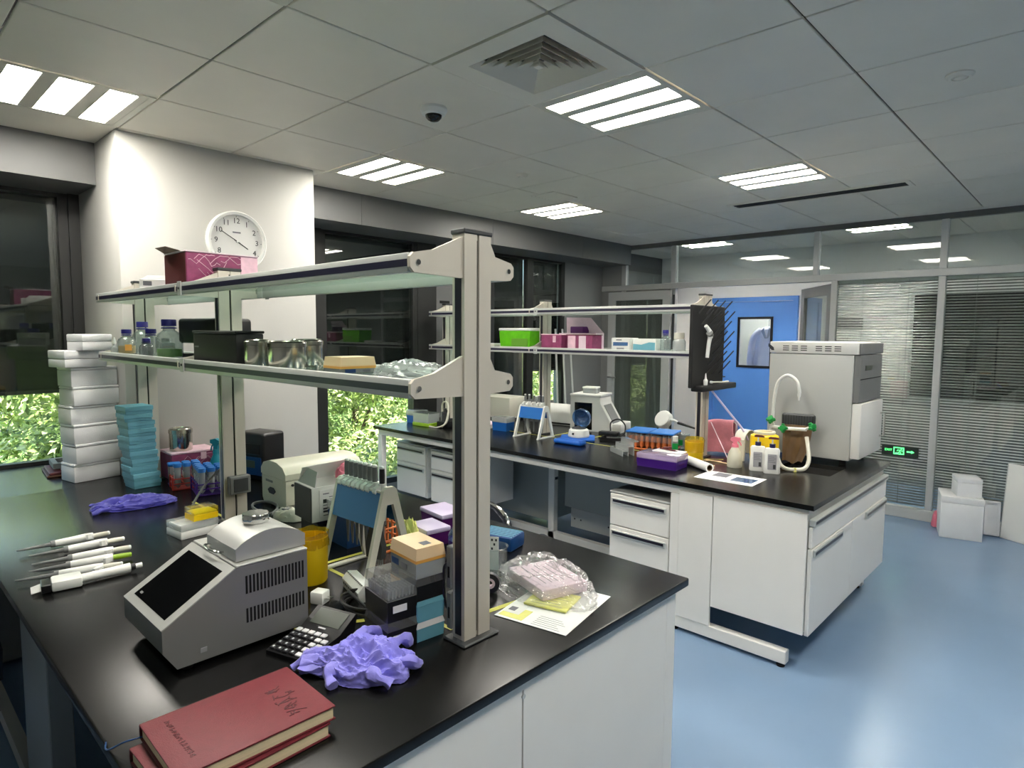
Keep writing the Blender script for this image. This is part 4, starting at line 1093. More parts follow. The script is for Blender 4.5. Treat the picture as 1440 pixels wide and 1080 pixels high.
def script(parent, x, y, w, h, n, th, seed):
    rr = random.Random(seed); mb = MB()
    for k in range(n):
        cx = x + w * (k + .5) / n; a = w / n * .42
        for q in range(5):
            p0 = (cx + a * rr.uniform(-1, 1), y + h * rr.uniform(-.5, .5)); p1 = (cx + a * rr.uniform(-1, 1), y + h * rr.uniform(-.5, .5)); pm = ((p0[0] + p1[0]) / 2 + a * rr.uniform(-.5, .5), (p0[1] + p1[1]) / 2 + h * rr.uniform(-.3, .3))
            mb.tube([(*p0, .0290), (*pm, .0290), (*p1, .0290)], th, 5, smooth=3)
    o = mb.build('embossed_script', 'red_emboss', parent); o['kind'] = 'stuff'
script(t, -.045, .085, .125, .040, 5, .0014, 3)
script(t, -.08, -.108, .145, .010, 14, .0008, 4)
t2 = MB().tube([(-.1, -.14, .004), (-.115, -.17, -.0), (-.16, -.19, -.028), (-.19, -.185, -.0295)], .0015, 6, smooth=5).build('ribbon', 'blue_deep', t)
# heated mixer in the foreground
t = thing('thermal_shaker', 'grey thermal shaker with sloping black screen and silver lid in the foreground', 'instrument', (-1.675, .65, BT))
xa, xb = -1.815, -1.535
P = [(.497, .868), (.83, .868), (.83, 1.072), (.64, 1.072), (.467, .969), (.467, .915)]
MB().prism(P, 'x', xa, xb).build('housing', 'thermo_grey', t, True)
n_ = Vector((0, -.103, .173)).normalized(); u_ = Vector((0, .173, .103)).normalized()
def on_slope(v, u, h): p = Vector((0, .467, .969)) + u_ * u + n_ * h; return (xa + v, p.y, p.z)
def slope_box(v0, v1, u0, u1, h0, h1):
    mb = MB()
    return mb.add([on_slope(v, u, h) for h in (h0, h1) for v, u in ((v0, u0), (v1, u0), (v1, u1), (v0, u1))], [(0, 3, 2, 1), (4, 5, 6, 7), (0, 1, 5, 4), (1, 2, 6, 5), (2, 3, 7, 6), (3, 0, 4, 7)])
bz = slope_box(.0, .28, .0, .2, .0002, .003).build('face_plate', 'thermo_face', t, True)
slope_box(.03, .25, .02, .178, .003, .0038).build('screen', 'screen_black', t, True)
slope_box(.045, .06, .03, .036, .0038, .004).build('badge', 'mid_grey', t, True)
MB().bev(xa, xb, .64, .832, 1.072, 1.078, .002, 1).build('top_plate', 'thermo_face', t, True)
for zb, zt in ((1.0, 1.046), (.925, .962)):
    for k in range(17):
        y = .662 + .0095 * k
        MB().box(xb - .001, xb + .0008, y, y + .0052, zb - .00 * k, zt).build('vent_slot', 'black_gap', t, True)
MB().bev(xb - .0005, xb + .0008, .55, .565, .888, .9, .0005, 1).build('emblem', 'label_grey', t, True)
for x in (xa + .03, xb - .03):
    for y in (.53, .79): MB().cyl((x, y, BT), (x, y, .869), .012, .014, 14).build('foot', 'rubber', t, True)
lm = MB(); pr = []
for q in range(13):
    a = q / 12; y = .648 + .188 * a; pr.append((y, 1.112 + .034 * math.sin(PI * a) ** .8))
lm.prism([(.836, 1.08), (.648, 1.08)] + pr, 'x', -1.735, -1.555).build('lid', 'lid_silver', t, True)
kb = MB()
n = 40; vs = []
for z_ in (1.146, 1.150, 1.166, 1.17):
    for k in range(n):
        a = 2 * PI * k / n; r = .034 * (1 + .06 * math.cos(8 * a)) * (1 if 1.148 < z_ < 1.168 else .93)
        vs.append((-1.645 + r * math.cos(a), .742 + r * math.sin(a), z_))
fs = [(q * n + k, q * n + (k + 1) % n, (q + 1) * n + (k + 1) % n, (q + 1) * n + k) for q in range(3) for k in range(n)] + [tuple(range(n))[::-1], tuple(range(3 * n, 4 * n))]
kb.add(vs, fs).build('lid_knob', 'chrome', t, True)
MB().tube([(-1.71, .648, 1.088), (-1.71, .632, 1.092), (-1.67, .626, 1.092), (-1.63, .632, 1.092), (-1.63, .648, 1.088)], .003, 8, smooth=5).build('latch_wire', 'chrome', t, True)
# pipettes lying side by side
def lie(t, tip, tail, zc):
    """lay an upright pipette from tip to tail"""
    d_ = Vector((tail[0] - tip[0], tail[1] - tip[1], 0))
    t.location = (tip[0], tip[1], BT + zc)
    t.rotation_mode = 'XYZ'
    q = Vector((0, 0, 1)).rotation_difference(d_.normalized()).to_matrix() @ Matrix.Rotation(math.radians(75), 3, 'Z')
    t.rotation_euler = q.to_euler()
lay = [((-2.80, .39), (-2.80, .665), 'topmost white pipette of the row lying on the bench, with a grey end'), ((-2.705, .41), (-2.685, .672), 'second white pipette from the window in the row lying on the bench'),
       ((-2.60, .40), (-2.56, .672), 'third white pipette of the row lying flat'), ((-2.53, .38), (-2.475, .655), 'thin white pipette with yellow green end in the lying row'),
       ((-2.465, .335), (-2.395, .60), 'longest white pipette of the row, next to the multichannel one')]
base = None
for k, (a, b, lab) in enumerate(lay):
    if k == 3:
        p = pipette(lab, None, 'lime')
    elif base is None:
        base = pipette(lab, None, 'offwhite'); p = base
    else: p = copy_tree(base, None, None, None, lab)
    p['group'] = 'pipettes lying in a row'
    lie(p, a, b, .0157)
t = thing('multichannel_pipette', 'white multichannel pipette with a comb of tips lying nearest the bench edge', 'pipette', (-2.335, .49, BT), math.radians(82))
mb = MB(); mb.T = Matrix.Rotation(-PI / 2, 4, 'X')
MB().bev(-.085, -.005, -.036, .036, .002, .034, .007, 2).build('head', 'white_plastic', t)
MB().bev(-.11, -.0855, -.035, .035, .004, .029, .002, 1).build('nozzle_block', 'black_plastic', t)
for k in range(8): MB().cyl((-.11, -.0298 + .0085 * k, .014), (-.135, -.0298 + .0085 * k, .009), .003, .0018, 8).build('nozzle', 'white_plastic', t)
MB().cyl((-.012, 0, .018), (.13, .012, .0185), .0135, .0155, 18).build('handle', 'white_plastic', t)
MB().cyl((.13, .012, .0185), (.145, .0133, .0185), .011, .011, 16).build('collar', 'black_plastic', t)
MB().cyl((.145, .0133, .0185), (.165, .015, .0185), .008, .009, 14).build('plunger', 'white_plastic', t)
# tip boxes beside the thermal shaker
t = thing('tip_box', 'low white tip box on the bench with a yellow box resting on it', 'box', (-2.62, .925, BT), math.radians(6))
MB().bev(-.062, .062, -.075, .075, 0, .03, .004, 2).build('base', 'white_plastic', t)
MB().bev(-.063, .063, -.076, .076, .0305, .06, .006, 2).build('lid', 'clear_milky', t)
MB().box(-.056, .056, -.068, .068, .0305, .05).build('tip_insert', 'white_plastic', t)
t = thing('tip_box', 'clear lidded yellow tip box resting on the white box', 'box', (-2.605, .955, BT + .0605), math.radians(4))
MB().cup(-.04, .04, -.048, .048, 0, .022, .003).build('base', 'yellow', t)
MB().bev(-.037, .037, -.045, .045, .004, .03, .002, 1).build('tip_insert', 'pad_yellow', t)
MB().bev(-.0415, .0415, -.0495, .0495, .0225, .048, .004, 2).build('lid', 'clear_yellow', t)
# flat things at the window ledge
t = thing('folder_stack', 'brown folders lying flat on the window ledge', 'folders', (-4.28, .87, BT), math.radians(-5))
MB().bev(-.14, .14, -.13, .13, 0, .012, .003, 1).build('folder', 'brown_board', t)
MB().bev(-.13, .14, -.12, .125, .0125, .026, .003, 1).build('folder', 'maroon', t)
MB().bev(.06, .165, -.06, .1, -.0 + .0263, .031, .001, 1).build('paper_sheet', 'paper', t)
t = thing('desk_organizer', 'grey metal tray with an open slot on top of the brown folders', 'tray', (-4.32, .88, BT + .0315), math.radians(-5))
MB().frame(-.1, .1, -.1, .12, .025, 0, .03, 0, 'z').build('tray_rim', 'mid_grey', t)
MB().box(-.075, .075, -.075, .095, .001, .006).build('tray_floor', 'dark_grey', t)
# right of the front post: rack, jar, tape, bag, papers
t = thing('tube_rack', 'dark blue foam rack with pale stripes behind the front post', 'tube rack', (-1.63, 1.68, BT), math.radians(14))
MB().bev(-.075, .075, -.055, .055, 0, .055, .01, 2).build('body', 'blue_deep', t)
for k in range(6): MB().box(-.07, .07, -.045 + .0165 * k, -.0405 + .0165 * k, .0545, .0562).build('stripe', 'clear_blue' if False else 'teal', t)
t = thing('beaker', 'clear glass beaker behind the front post', 'beaker', (-1.465, 1.475, BT), 0)
MB().lathe([(0, 0), (.042, 0), (.046, .005), (.046, .085), (.05, .09), (.048, .091), (.043, .085), (.043, .006), (0, .005)], 32).build('glass', 'clear', t)
t2 = thing('black_white_tag', 'black and white checked tag standing in the glass beaker', 'tag', (-1.465, 1.475, BT + .006), math.radians(30))
MB().bev(-.017, .017, -.001, .001, 0, .115, .0004, 1).build('card', 'label_white', t2)
for z_, x_ in ((.1, -.006), (.1, .008), (.085, .002), (.07, -.006)): MB().box(x_ - .003, x_ + .003, -.0016, -.001, z_, z_ + .008).build('dark_square', 'ink', t2)
t = thing('tape_roll', 'dark roll of tape with a pink core standing against the bag', 'tape', (-1.352, 1.345, BT + .0315), math.radians(38))
def annulus(r0, r1, w_):
    mb = MB(); n = 36; vs = []; fs = []
    for (r, y) in ((r0, -w_), (r1, -w_), (r1, w_), (r0, w_)):
        vs += [(r * math.cos(2 * PI * k / n), y, r * math.sin(2 * PI * k / n)) for k in range(n)]
    for q in range(4):
        for k in range(n): j = (k + 1) % n; q2 = (q + 1) % 4; fs.append((q * n + k, q * n + j, q2 * n + j, q2 * n + k))
    return mb.add(vs, fs)
annulus(.017, .031, .009).build('tape', 'strip_dark', t)
annulus(.009, .0168, .0085).build('core', 'pink_pack', t)
t = thing('packet_bag', 'crumpled clear plastic bag with a pink printed packet inside', 'bag', (-1.245, 1.49, BT), math.radians(-18))
MB().bev(-.115, .1, -.075, .09, .010, .045, .006, 2).build('packet', 'pink_pack', t)
MB().box(-.1, .085, -.06, .075, .0451, .0458).build('packet_face', 'pink_pack', t)
for k in range(5): MB().box(-.085 + .02 * (k % 2), .06, -.04 + .022 * k, -.0375 + .022 * k, .0458, .0462).build('print_line', 'ink_soft', t)
crumple(.18, .13, .075, 31, .6, 3.6, 6, [(.3, .4, .12), (2.6, .4, .15), (-2.2, .4, .12)]).build('film', 'bag_film', t)
t = thing('paper_sheet', 'white printed paper sheet lying under the yellow note pad', 'paper', (-1.145, 1.41, BT), math.radians(11))
MB().box(-.115, .115, -.15, .15, .0012, .0022).build('sheet', 'paper', t)
MB().box(-.108, -.03, -.14, -.075, .0023, .0031).build('yellow_sticker', 'pad_yellow', t)
MB().box(-.112, -.055, -.115, -.05, .0032, .0036).build('white_sticker', 'label_white', t)
MB().box(-.1, -.078, -.1, -.075, .0037, .0040).build('printed_mark', 'ink_soft', t)
for k in range(6): MB().box(.0, .09 - .01 * (k % 3), -.14 + .011 * k, -.1385 + .011 * k, .0023, .0026).build('print_line', 'ink_soft', t)
t = thing('note_pad', 'yellow note pad with handwriting on the white paper sheet', 'note pad', (-1.165, 1.425, BT + .0042), math.radians(16))
MB().bev(-.068, .068, -.06, .06, 0, .006, .001, 1).build('pad', 'pad_yellow', t)
for k in range(6): MB().box(-.05, .05 - .015 * (k % 3), -.045 + .017 * k, -.0435 + .017 * k, .006, .0063).build('writing_line', 'ink_soft', t)
MB().bev(-.03, .02, .035, .042, .006, .0064, .0001, 1).build('writing_heading', 'ink', t)

# ------------------------------------------------------------------ on the front rack
# upper shelf
t = thing('kit_box', 'long magenta box with pale lightning streaks on the top shelf', 'box', (-2.83, 1.115, SH_UP + .0008), math.radians(2))
MB().bev(-.11, .11, -.15, .15, 0, .132, .003, 1).build('carton', 'magenta', t)
MB().box(-.108, .108, -.1512, -.1502, .003, .129).build('dark_end', 'maroon', t)
MB().box(.1102, .1112, .075, .149, .002, .13).build('pale_panel', 'pink_soft', t)
MB().bev(-.113, .113, -.153, .153, .1325, .138, .002, 1).build('lid_edge', 'pink_pack', t)
rr = random.Random(5)
for sd in range(7):
    pts = []; y = rr.uniform(-.15, -.0); z_ = rr.uniform(.03, .11)
    for q in range(8):
        pts.append((.1115, min(y, .146), z_)); y += rr.uniform(.008, .026); z_ = min(.126, max(.006, z_ + rr.uniform(-.024, .026)))
    MB().tube(pts, .0014, 5).build('printed_streak', 'pink_soft', t)
MB().add([(-.11, -.15, .1385), (.06, -.15, .1385), (.04, -.2, .152), (-.1, -.19, .157), (-.11, -.15, .1395), (.06, -.15, .1395), (.04, -.2, .153), (-.1, -.19, .158)],
         [(0, 1, 2, 3), (7, 6, 5, 4), (0, 4, 5, 1), (1, 5, 6, 2), (2, 6, 7, 3), (3, 7, 4, 0)]).build('flap', 'brown_board', t)
t = thing('small_carton', 'small white carton with dark marks beside the magenta box on the top shelf', 'box', (-3.25, 1.06, SH_UP - .008), math.radians(70))
MB().bev(-.1, .1, -.035, .035, 0, .06, .002, 1).build('carton', 'white_plastic', t)
MB().box(-.085, -.05, -.036, -.0352, .03, .05).build('printed_mark', 'ink_soft', t)
MB().bev(.0, .025, -.037, -.035, .012, .035, .0006, 1).build('printed_mark', 'ink', t)
MB().add([(-.1, .035, .0605), (.1, .035, .0605), (.08, .02, .085), (-.07, .02, .08), (-.1, .033, .0605), (.1, .033, .0605), (.08, .018, .085), (-.07, .018, .08)],
         [(0, 1, 2, 3), (7, 6, 5, 4), (0, 4, 5, 1), (1, 5, 6, 2), (2, 6, 7, 3), (3, 7, 4, 0)]).build('flap', 'white_plastic', t)
# reagent bottles
def bottle(label, x, y, z, r, h, liquid=None, lh=.35, cap='navy_cap', group='blue capped reagent bottles on the lower shelf'):
    t = thing('reagent_bottle', label, 'bottle', (x, y, z), 0, group)
    MB().lathe([(0, 0), (r * .95, 0), (r, .004), (r, h * .52), (r * .85, h * .62), (r * .46, h * .72), (r * .42, h * .82), (r * .38, h * .82), (r * .4, h * .72), (r * .78, h * .61), (r * .93, h * .5), (r * .93, .006), (0, .005)], 28).build('glass', 'clear', t)
    MB().lathe([(0, h), (r * .5, h), (r * .54, h * .98), (r * .54, h * .825), (0, h * .825)], 24).build('cap', cap, t)
    if liquid: MB().lathe([(0, .0062), (r * .91, .0062), (r * .91, h * lh), (0, h * lh)], 24).build('liquid', liquid, t)
    MB().lathe([(r * .56, h * .76), (r * .57, h * .78), (r * .5, h * .8), (r * .44, h * .78)], 20).build('pour_ring', 'navy_cap', t)
    return t
zl = SH_LO - .011
b = bottle('blue capped reagent bottle half full of amber liquid at the left end of the shelf', -3.57, .98, zl, .042, .125, 'amber_liquid', .35)
MB().box(.0415, .043, -.02, .01, .02, .05).build('label', 'orange', b, loc=(0, 0, 0))
bottle('tall blue capped clear bottle behind the amber one', -3.645, 1.075, zl, .05, .165, None)
bottle('medium blue capped clear bottle in the middle of the bottle group', -3.27, 1.0, zl, .042, .128, None)
b = bottle('small blue capped bottle in front of the middle bottles', -3.19, .955, zl, .032, .085, None)
b = bottle('large blue capped bottle with green liquid at the right of the bottles', -3.03, 1.0, zl, .056, .17, 'green_liquid', .24)
t = thing('square_jar', 'small square jar with a brown edged label between the bottles', 'jar', (-3.13, 1.02, zl), 0)
MB().bev(-.03, .03, -.03, .03, 0, .065, .008, 2).build('jar', 'clear_milky', t)
MB().lathe([(0, .085), (.018, .085), (.02, .066), (0, .066)], 18).build('cap', 'white_plastic', t)
MB().frame(-.022, .022, .008, .05, .003, .0301, .0306, 0, 'x').build('label_border', 'brown_bag', t)
t = thing('dropper_bottle', 'tiny clear dropper bottle at the left end of the lower shelf', 'bottle', (-3.72, .965, zl), 0)
MB().lathe([(0, 0), (.018, 0), (.019, .03), (.008, .042), (.008, .05), (0, .05)], 18).build('body', 'clear_milky', t)
MB().lathe([(0, .085), (.003, .083), (.008, .06), (.008, .0505), (0, .0505)], 14).build('nozzle', 'white_plastic', t)
# black devices
t = thing('gel_viewer', 'black desk device with an overhanging head on the lower shelf', 'instrument', (-2.91, 1.15, zl), math.radians(10))
MB().bev(-.16, .16, -.08, .08, .065, .175, .014, 3).build('head', 'black_plastic', t)
MB().bev(-.15, .15, -.075, .075, 0, .02, .006, 2).build('base', 'black_plastic', t)
MB().bev(-.1, .15, .02, .07, .02, .066, .006, 2).build('column', 'black_matte', t)
MB().bev(-.09, -.05, -.05, -.03, .02, .066, .004, 1).build('strut', 'dark_grey', t)
MB().bev(-.04, .12, -.07, .01, .021, .03, .002, 1).build('tray', 'mid_grey', t)
t = thing('black_case', 'plain black box with a small grey mark on the lower shelf beside the cans', 'box', (-2.39, .99, zl), 0)
MB().bev(-.2, .19, -.05, .05, 0, .112, .005, 2).build('case', 'black_matte', t)
MB().bev(-.203, .193, -.053, .053, .1125, .122, .003, 1).build('lid', 'black_plastic', t)
MB().box(-.185, -.145, -.0508, -.0502, .058, .064).build('mark', 'mid_grey', t)
can('smaller round steel can between the black box and the larger can on the shelf', -2.138, .985, zl, .041, .09, 'steel cans on the lower shelf')
can('larger round steel can on the lower shelf in front of the pillar edge', -1.946, .998, zl, .061, .088, 'steel cans on the lower shelf')
can('steel can standing behind the larger one on the lower shelf', -2.06, 1.13, zl, .055, .092, 'steel cans on the lower shelf')
t = tip_box('clear tip box with an orange lid on the lower shelf near the front post', (-1.66, 1.05, zl), math.radians(88), 'clear_milky', 'orange_lid', .02, .027, False, .118, .10, group=None)
MB().frame(-.0598, .0598, -.0508, .0508, .007, .013, .022, 0, 'z').build('orange_band', 'orange', t)
MB().box(-.045, -.01, -.0512, -.0505, .001, .0115).build('label', 'blue_deep', t)
MB().box(.015, .04, -.0512, -.0505, .003, .009).build('printed_label', 'ink_soft', t)
t = thing('plastic_bag', 'crumpled clear plastic bag on the lower shelf beside the front post', 'bag', (-1.345, 1.04, zl), 0)
crumple(.125, .085, .04, 41, .5, 4, 5).build('film', 'clear_milky', t)
# wall clock
t = thing('wall_clock', 'round white wall clock with black numerals on the pillar', 'clock', (-3.83, 1.651, 2.188), PI / 2)
R_ = .178
def disc(prof, m, nm, par):
    mb = MB(); mb.T = Matrix.Rotation(PI / 2, 4, 'X')
    return mb.lathe(prof, 56).build(nm, m, par)
disc([(0, 0), (R_ * .97, 0), (R_, .008), (R_, .03), (R_ * .96, .04), (R_ * .88, .036), (R_ * .87, .018), (0, .018)], 'white_plastic', 'rim', t)
disc([(0, .0185), (R_ * .865, .0185), (R_ * .865, .0195), (0, .0195)], 'label_white', 'dial', t)
for k in range(1, 13):
    a = PI / 2 - k * PI / 6
    text(str(k), .044, 'ink', t, (R_ * .68 * math.cos(a), -.0205, R_ * .68 * math.sin(a)), (PI / 2, 0, 0), 'numeral')
for k in range(12):
    a = k * PI / 6
    MB().box(R_ * .81, R_ * .85, -.0205, -.0196, -.0012, .0012).build('minute_mark', 'ink', t).rotation_euler = (0, a, 0)
for nm, an, ln, w_ in (('hour_hand', 122, .075, .0032), ('minute_hand', -59.5, .108, .0026)):
    h = MB().prism([(-w_, -.02), (w_, -.02), (w_ * .8, ln), (-w_ * .8, ln)], 'y', -.026 if nm == 'hour_hand' else -.029, -.0245 if nm == 'hour_hand' else -.0275).build(nm, 'ink', t)
    h.rotation_euler = (0, math.radians(an), 0)
disc([(0, .0195), (.006, .0195), (.006, .031), (0, .031)], 'white_plastic', 'hub', t)
MB().bev(-.024, .024, -.0205, -.0196, .05, .058, .0003, 1).build('maker_print', 'ink_soft', t)
# chair between the benches and a stool at the near left
def chair(label, x, y, rz, chrome=True):
    t = thing('office_chair', label, 'chair', (x, y, 0), rz)
    for k in range(5):
        a = 2 * PI * k / 5
        lg = MB().tube([(.03 * math.cos(a), .03 * math.sin(a), .1), (.16 * math.cos(a), .16 * math.sin(a), .09), (.29 * math.cos(a), .29 * math.sin(a), .06)], lambda q: .02 - .008 * q, 8).build('leg', 'black_plastic', t)
        MB().cyl((.29 * math.cos(a) - .01 * math.sin(a), .29 * math.sin(a) + .01 * math.cos(a), .028), (.29 * math.cos(a) + .012 * math.sin(a), .29 * math.sin(a) - .012 * math.cos(a), .028), .028, n=14).build('caster', 'rubber', lg)
    MB().cyl((0, 0, .09), (0, 0, .43), .025, n=14).build('gas_column', 'chrome', t)
    MB().bev(-.23, .23, -.22, .22, .43, .5, .03, 3).build('seat', 'seat_fabric', t)
    MB().tube([(0, .2, .44), (0, .27, .46), (0, .28, .6)], .018, 8, smooth=4).build('back_bar', 'black_plastic', t)
    bk = MB(); n = 9
    bk.prism([(-.2, .56), (.2, .56), (.21, .66), (.17, .75), (.08, .785), (-.08, .785), (-.17, .75), (-.21, .66)], 'y', .255, .3).build('backrest', 'seat_fabric', t)
    if chrome: MB().tube([(-.21, .278, .66), (-.175, .278, .757), (-.08, .278, .793), (.08, .278, .793), (.175, .278, .757), (.21, .278, .66)], .01, 8, smooth=5).build('chrome_rim', 'chrome', t)
    return t
chair('black chair with a chrome rimmed back in the aisle behind the front bench', -2.16, 2.48, math.radians(165))
chair('dark blue grey chair at the near left edge of the front bench', -2.55, -.06, math.radians(20), False)
# ------------------------------------------------------------------ things on the rear bench
# drying oven
t = thing('drying_oven', 'large pale grey drying oven with vent slots standing on the sink end', 'oven', (-1.33, 4.43, BT))
MB().bev(-1.605, -1.10, 4.19, 4.70, .885, 1.535, .006, 2).build('cabinet', 'grey_steel', t, True)
MB().bev(-1.605, -1.075, 4.185, 4.705, 1.538, 1.612, .006, 2).build('top_hood', 'instr_white', t, True)
for g_ in range(2):
    for c_ in range(3):
        for r_ in range(3):
            x = -1.52 + g_ * .2 + c_ * .055; z = 1.556 + r_ * .013
            MB().box(x, x + .038, 4.1838, 4.1862, z, z + .005).build('vent_slot', 'black_gap', t, True)
MB().bev(-1.10, -1.062, 4.20, 4.69, 1.245, 1.535, .004, 1).build('control_panel', 'mid_grey', t, True)
MB().bev(-1.075, -1.058, 4.20, 4.69, 1.54, 1.606, .003, 1).build('hood_front', 'mid_grey', t, True)
MB().box(-1.062, -1.060, 4.3, 4.45, 1.44, 1.47).build('display', 'lcd', t, True)
MB().box(-1.0625, -1.0600, 4.2, 4.69, 1.385, 1.39).build('panel_joint', 'black_gap', t, True)
dd = MB().bev(-1.10, -1.045, 4.195, 4.695, .90, 1.24, .008, 2).build('door', 'instr_white', t, True)
MB().tube([(-1.045, 4.64, 1.0), (-1.02, 4.64, 1.0), (-1.02, 4.64, 1.15), (-1.045, 4.64, 1.15)], .007, 8).build('handle', 'chrome', dd, True)
for x in (-1.56, -1.15):
    for y in (4.24, 4.65): MB().cyl((x, y, BT), (x, y, .886), .02, n=14).build('foot', 'rubber', t, True)
MB().prism([(-1.612, 1.60), (-1.58, 1.575), (-1.575, 1.555), (-1.59, 1.555), (-1.612, 1.58)], 'y', 4.178, 4.186).build('corner_clip', 'dark_grey', t, True)
# tap with green knobs
t = thing('lab_tap', 'white swan neck laboratory tap with green knobs at the sink', 'tap', (-1.52, 4.05, BT))
MB().lathe([(0, 0), (.032, 0), (.032, .012), (.02, .02), (.018, .2), (.014, .22), (0, .22)], 20).build('column', 'white_plastic', t)
pts = [(0, 0, .2), (.004, 0, .32), (.01, 0, .42), (.03, 0, .51), (.085, 0, .553), (.14, 0, .52), (.158, 0, .46), (.158, 0, .44)]
nk = MB().tube(pts, .0105, 12, smooth=6).build('swan_neck', 'white_plastic', t)
MB().lathe([(0, .0), (.009, .0), (.011, -.012), (.006, -.03), (.006, -.045), (0, -.045)], 14, 0, (.158, 0, .445)).build('nozzle', 'white_plastic', nk)
def knob(par, p, ax):
    b_ = Vector(p); a_ = Vector(ax).normalized()
    st = MB().cyl(b_, b_ + a_ * .035, .009, n=12).build('tap_arm', 'white_plastic', par)
    mb = MB(); q = Vector((0, 0, 1)).rotation_difference(a_).to_matrix().to_4x4(); mb.T = Matrix.Translation(b_ + a_ * .03) @ q
    n = 24; prof = [(0, 0), (.012, .002), (.02, .008), (.021, .022), (.016, .034), (0, .036)]
    mb.lathe(prof, n)
    for i, v in enumerate(mb.v): pass
    mb.build('knob', 'green_knob', par)
    for k in range(4):
        mb = MB(); mb.T = Matrix.Translation(b_ + a_ * .03) @ q @ Matrix.Rotation(k * PI / 2, 4, 'Z')
        mb.bev(.014, .029, -.007, .007, .006, .028, .004, 2).build('knob_wing', 'green_knob', st)
knob(t, (.02, -.03, .24), (-.1, -.6, .6)); knob(t, (.11, -.055, .225), (-.1, -1, .15)); knob(t, (.225, -.05, .235), (.9, -.4, .4))
MB().tube([(.0, 0, .21), (.02, -.03, .225), (.11, -.045, .225), (.225, -.045, .23)], .011, 10).build('cross_pipe', 'white_plastic', t)
t = thing('rinse_hose', 'cream curved rinse hose hooked over the sink edge', 'hose', (-1.35, 3.84, BT))
MB().tube([(.07, .13, .19), (.09, .1, .13), (.11, .06, .06), (.1, .02, .018), (.06, -.02, .012), (.02, -.035, .012), (-.02, -.03, .03), (-.045, -.015, .07)], .0115, 12, smooth=6).build('hose', 'offwhite', t)
MB().cyl((.06, -.02, .0), (.06, -.02, .022), .012, n=12).build('end_fitting', 'pad_yellow', t)
t = thing('hanging_basket', 'brown bag hung from a black mesh basket at the tap', 'basket', (-1.36, 4.04, BT + .0), math.radians(8))
MB().bev(-.1, .095, .02, .06, .235, .315, .015, 3).build('mesh_basket', 'dark_grey', t)
for k in range(12): MB().box(-.09 + .0155 * k, -.087 + .0155 * k, .0185, .0205, .245, .305).build('wire', 'black_matte', t)
bg_ = MB(); n = 11; vs = []; fs = []
for q in range(9):
    z_ = .245 - .235 * q / 8
    for k in range(n):
        u = k / (n - 1); x = -.085 + (.165 - .05 * (q / 8) ** 2) * u - .0 * q
        vs.append((x, .012 + .008 * math.sin(u * 14 + q * .3) - .012 * math.sin(q / 8 * PI), z_ + .01 * math.sin(u * 9) * q / 8))
m0 = len(vs); vs += [(x, y + .02, z_) for x, y, z_ in vs]
for q in range(8):
    for k in range(n - 1):
        a = q * n + k; fs += [(a, a + 1, a + n + 1, a + n), (m0 + a, m0 + a + n, m0 + a + n + 1, m0 + a + 1)]
for k in range(n - 1): fs += [(k, m0 + k, m0 + k + 1, k + 1), (8 * n + k, 8 * n + k + 1, m0 + 8 * n + k + 1, m0 + 8 * n + k)]
for q in range(8): fs += [(q * n, (q + 1) * n, m0 + (q + 1) * n, m0 + q * n), (q * n + n - 1, m0 + q * n + n - 1, m0 + (q + 1) * n + n - 1, (q + 1) * n + n - 1)]
bg_.add(vs, fs); bg_.build('bag', 'brown_bag', t)
# soap bottles
def soap(label, x, y, rz):
    t = thing('soap_dispenser', label, 'soap bottle', (x, y, BT), rz, 'white soap dispensers at the sink')
    mb = MB(); n = 32; vs = []; fs = []
    rows = [(.043, .0), (.046, .006), (.044, .06), (.04, .1), (.042, .135), (.036, .146), (.014, .15)]
    for r, z_ in rows:
        for k in range(n):
            a = 2 * PI * k / n; c_, s_ = math.cos(a), math.sin(a)
            e = (abs(c_) ** 4 + abs(s_) ** 4) ** -.25
            vs.append((r * c_ * e, r * .62 * s_ * e, z_))
    for q in range(len(rows) - 1):
        for k in range(n): j = (k + 1) % n; fs.append((q * n + k, q * n + j, (q + 1) * n + j, (q + 1) * n + k))
    fs += [tuple(range(n))[::-1], tuple(range((len(rows) - 1) * n, len(rows) * n))]
    mb.add(vs, fs).build('body', 'white_plastic', t)
    MB().bev(-.024, .024, -.0305, -.028, .025, .115, .001, 1).build('label', 'label_grey', t)
    MB().box(.006, .02, -.0312, -.0306, .03, .055).build('printed_mark', 'dark_grey', t)
    for k in range(4): MB().box(-.02, .018 - .006 * (k % 2), -.0312, -.0306, .068 + .01 * k, .071 + .01 * k).build('print_line', 'ink_soft', t)
    MB().cyl((0, 0, .1505), (0, 0, .172), .0165, n=18).build('collar', 'pump_navy', t)
    MB().cyl((0, 0, .172), (0, 0, .2), .0045, n=10).build('stem', 'white_plastic', t)
    MB().prism([(-.022, .2), (.034, .2), (.034, .206), (.02, .211), (-.012, .213), (-.022, .209)], 'y', -.007, .007).build('pump_head', 'maroon', t)
    return t
soap('left white soap dispenser with a navy pump in front of the yellow tub', -1.465, 3.70, math.radians(22))
soap('right white soap dispenser with a navy pump in front of the yellow tub', -1.375, 3.685, math.radians(22))
t = thing('yellow_tub', 'bright yellow tub with a pale rim behind the two soap dispensers', 'tub', (-1.475, 3.82, BT), math.radians(24))
MB().lathe([(0, 0), (.075, 0), (.08, .01), (.083, .17), (.08, .195), (.06, .205), (0, .205)], 32).build('tub', 'yellow', t)
MB().lathe([(.06, .2055), (.062, .22), (.045, .22), (.045, .206)], 28).build('rim', 'offwhite', t)
# pink spray bottle
spray('cream spray bottle with a pink trigger head at the sink end', -1.605, 3.70, BT, .185, .044, 'centri_beige', 'pink', math.radians(200))
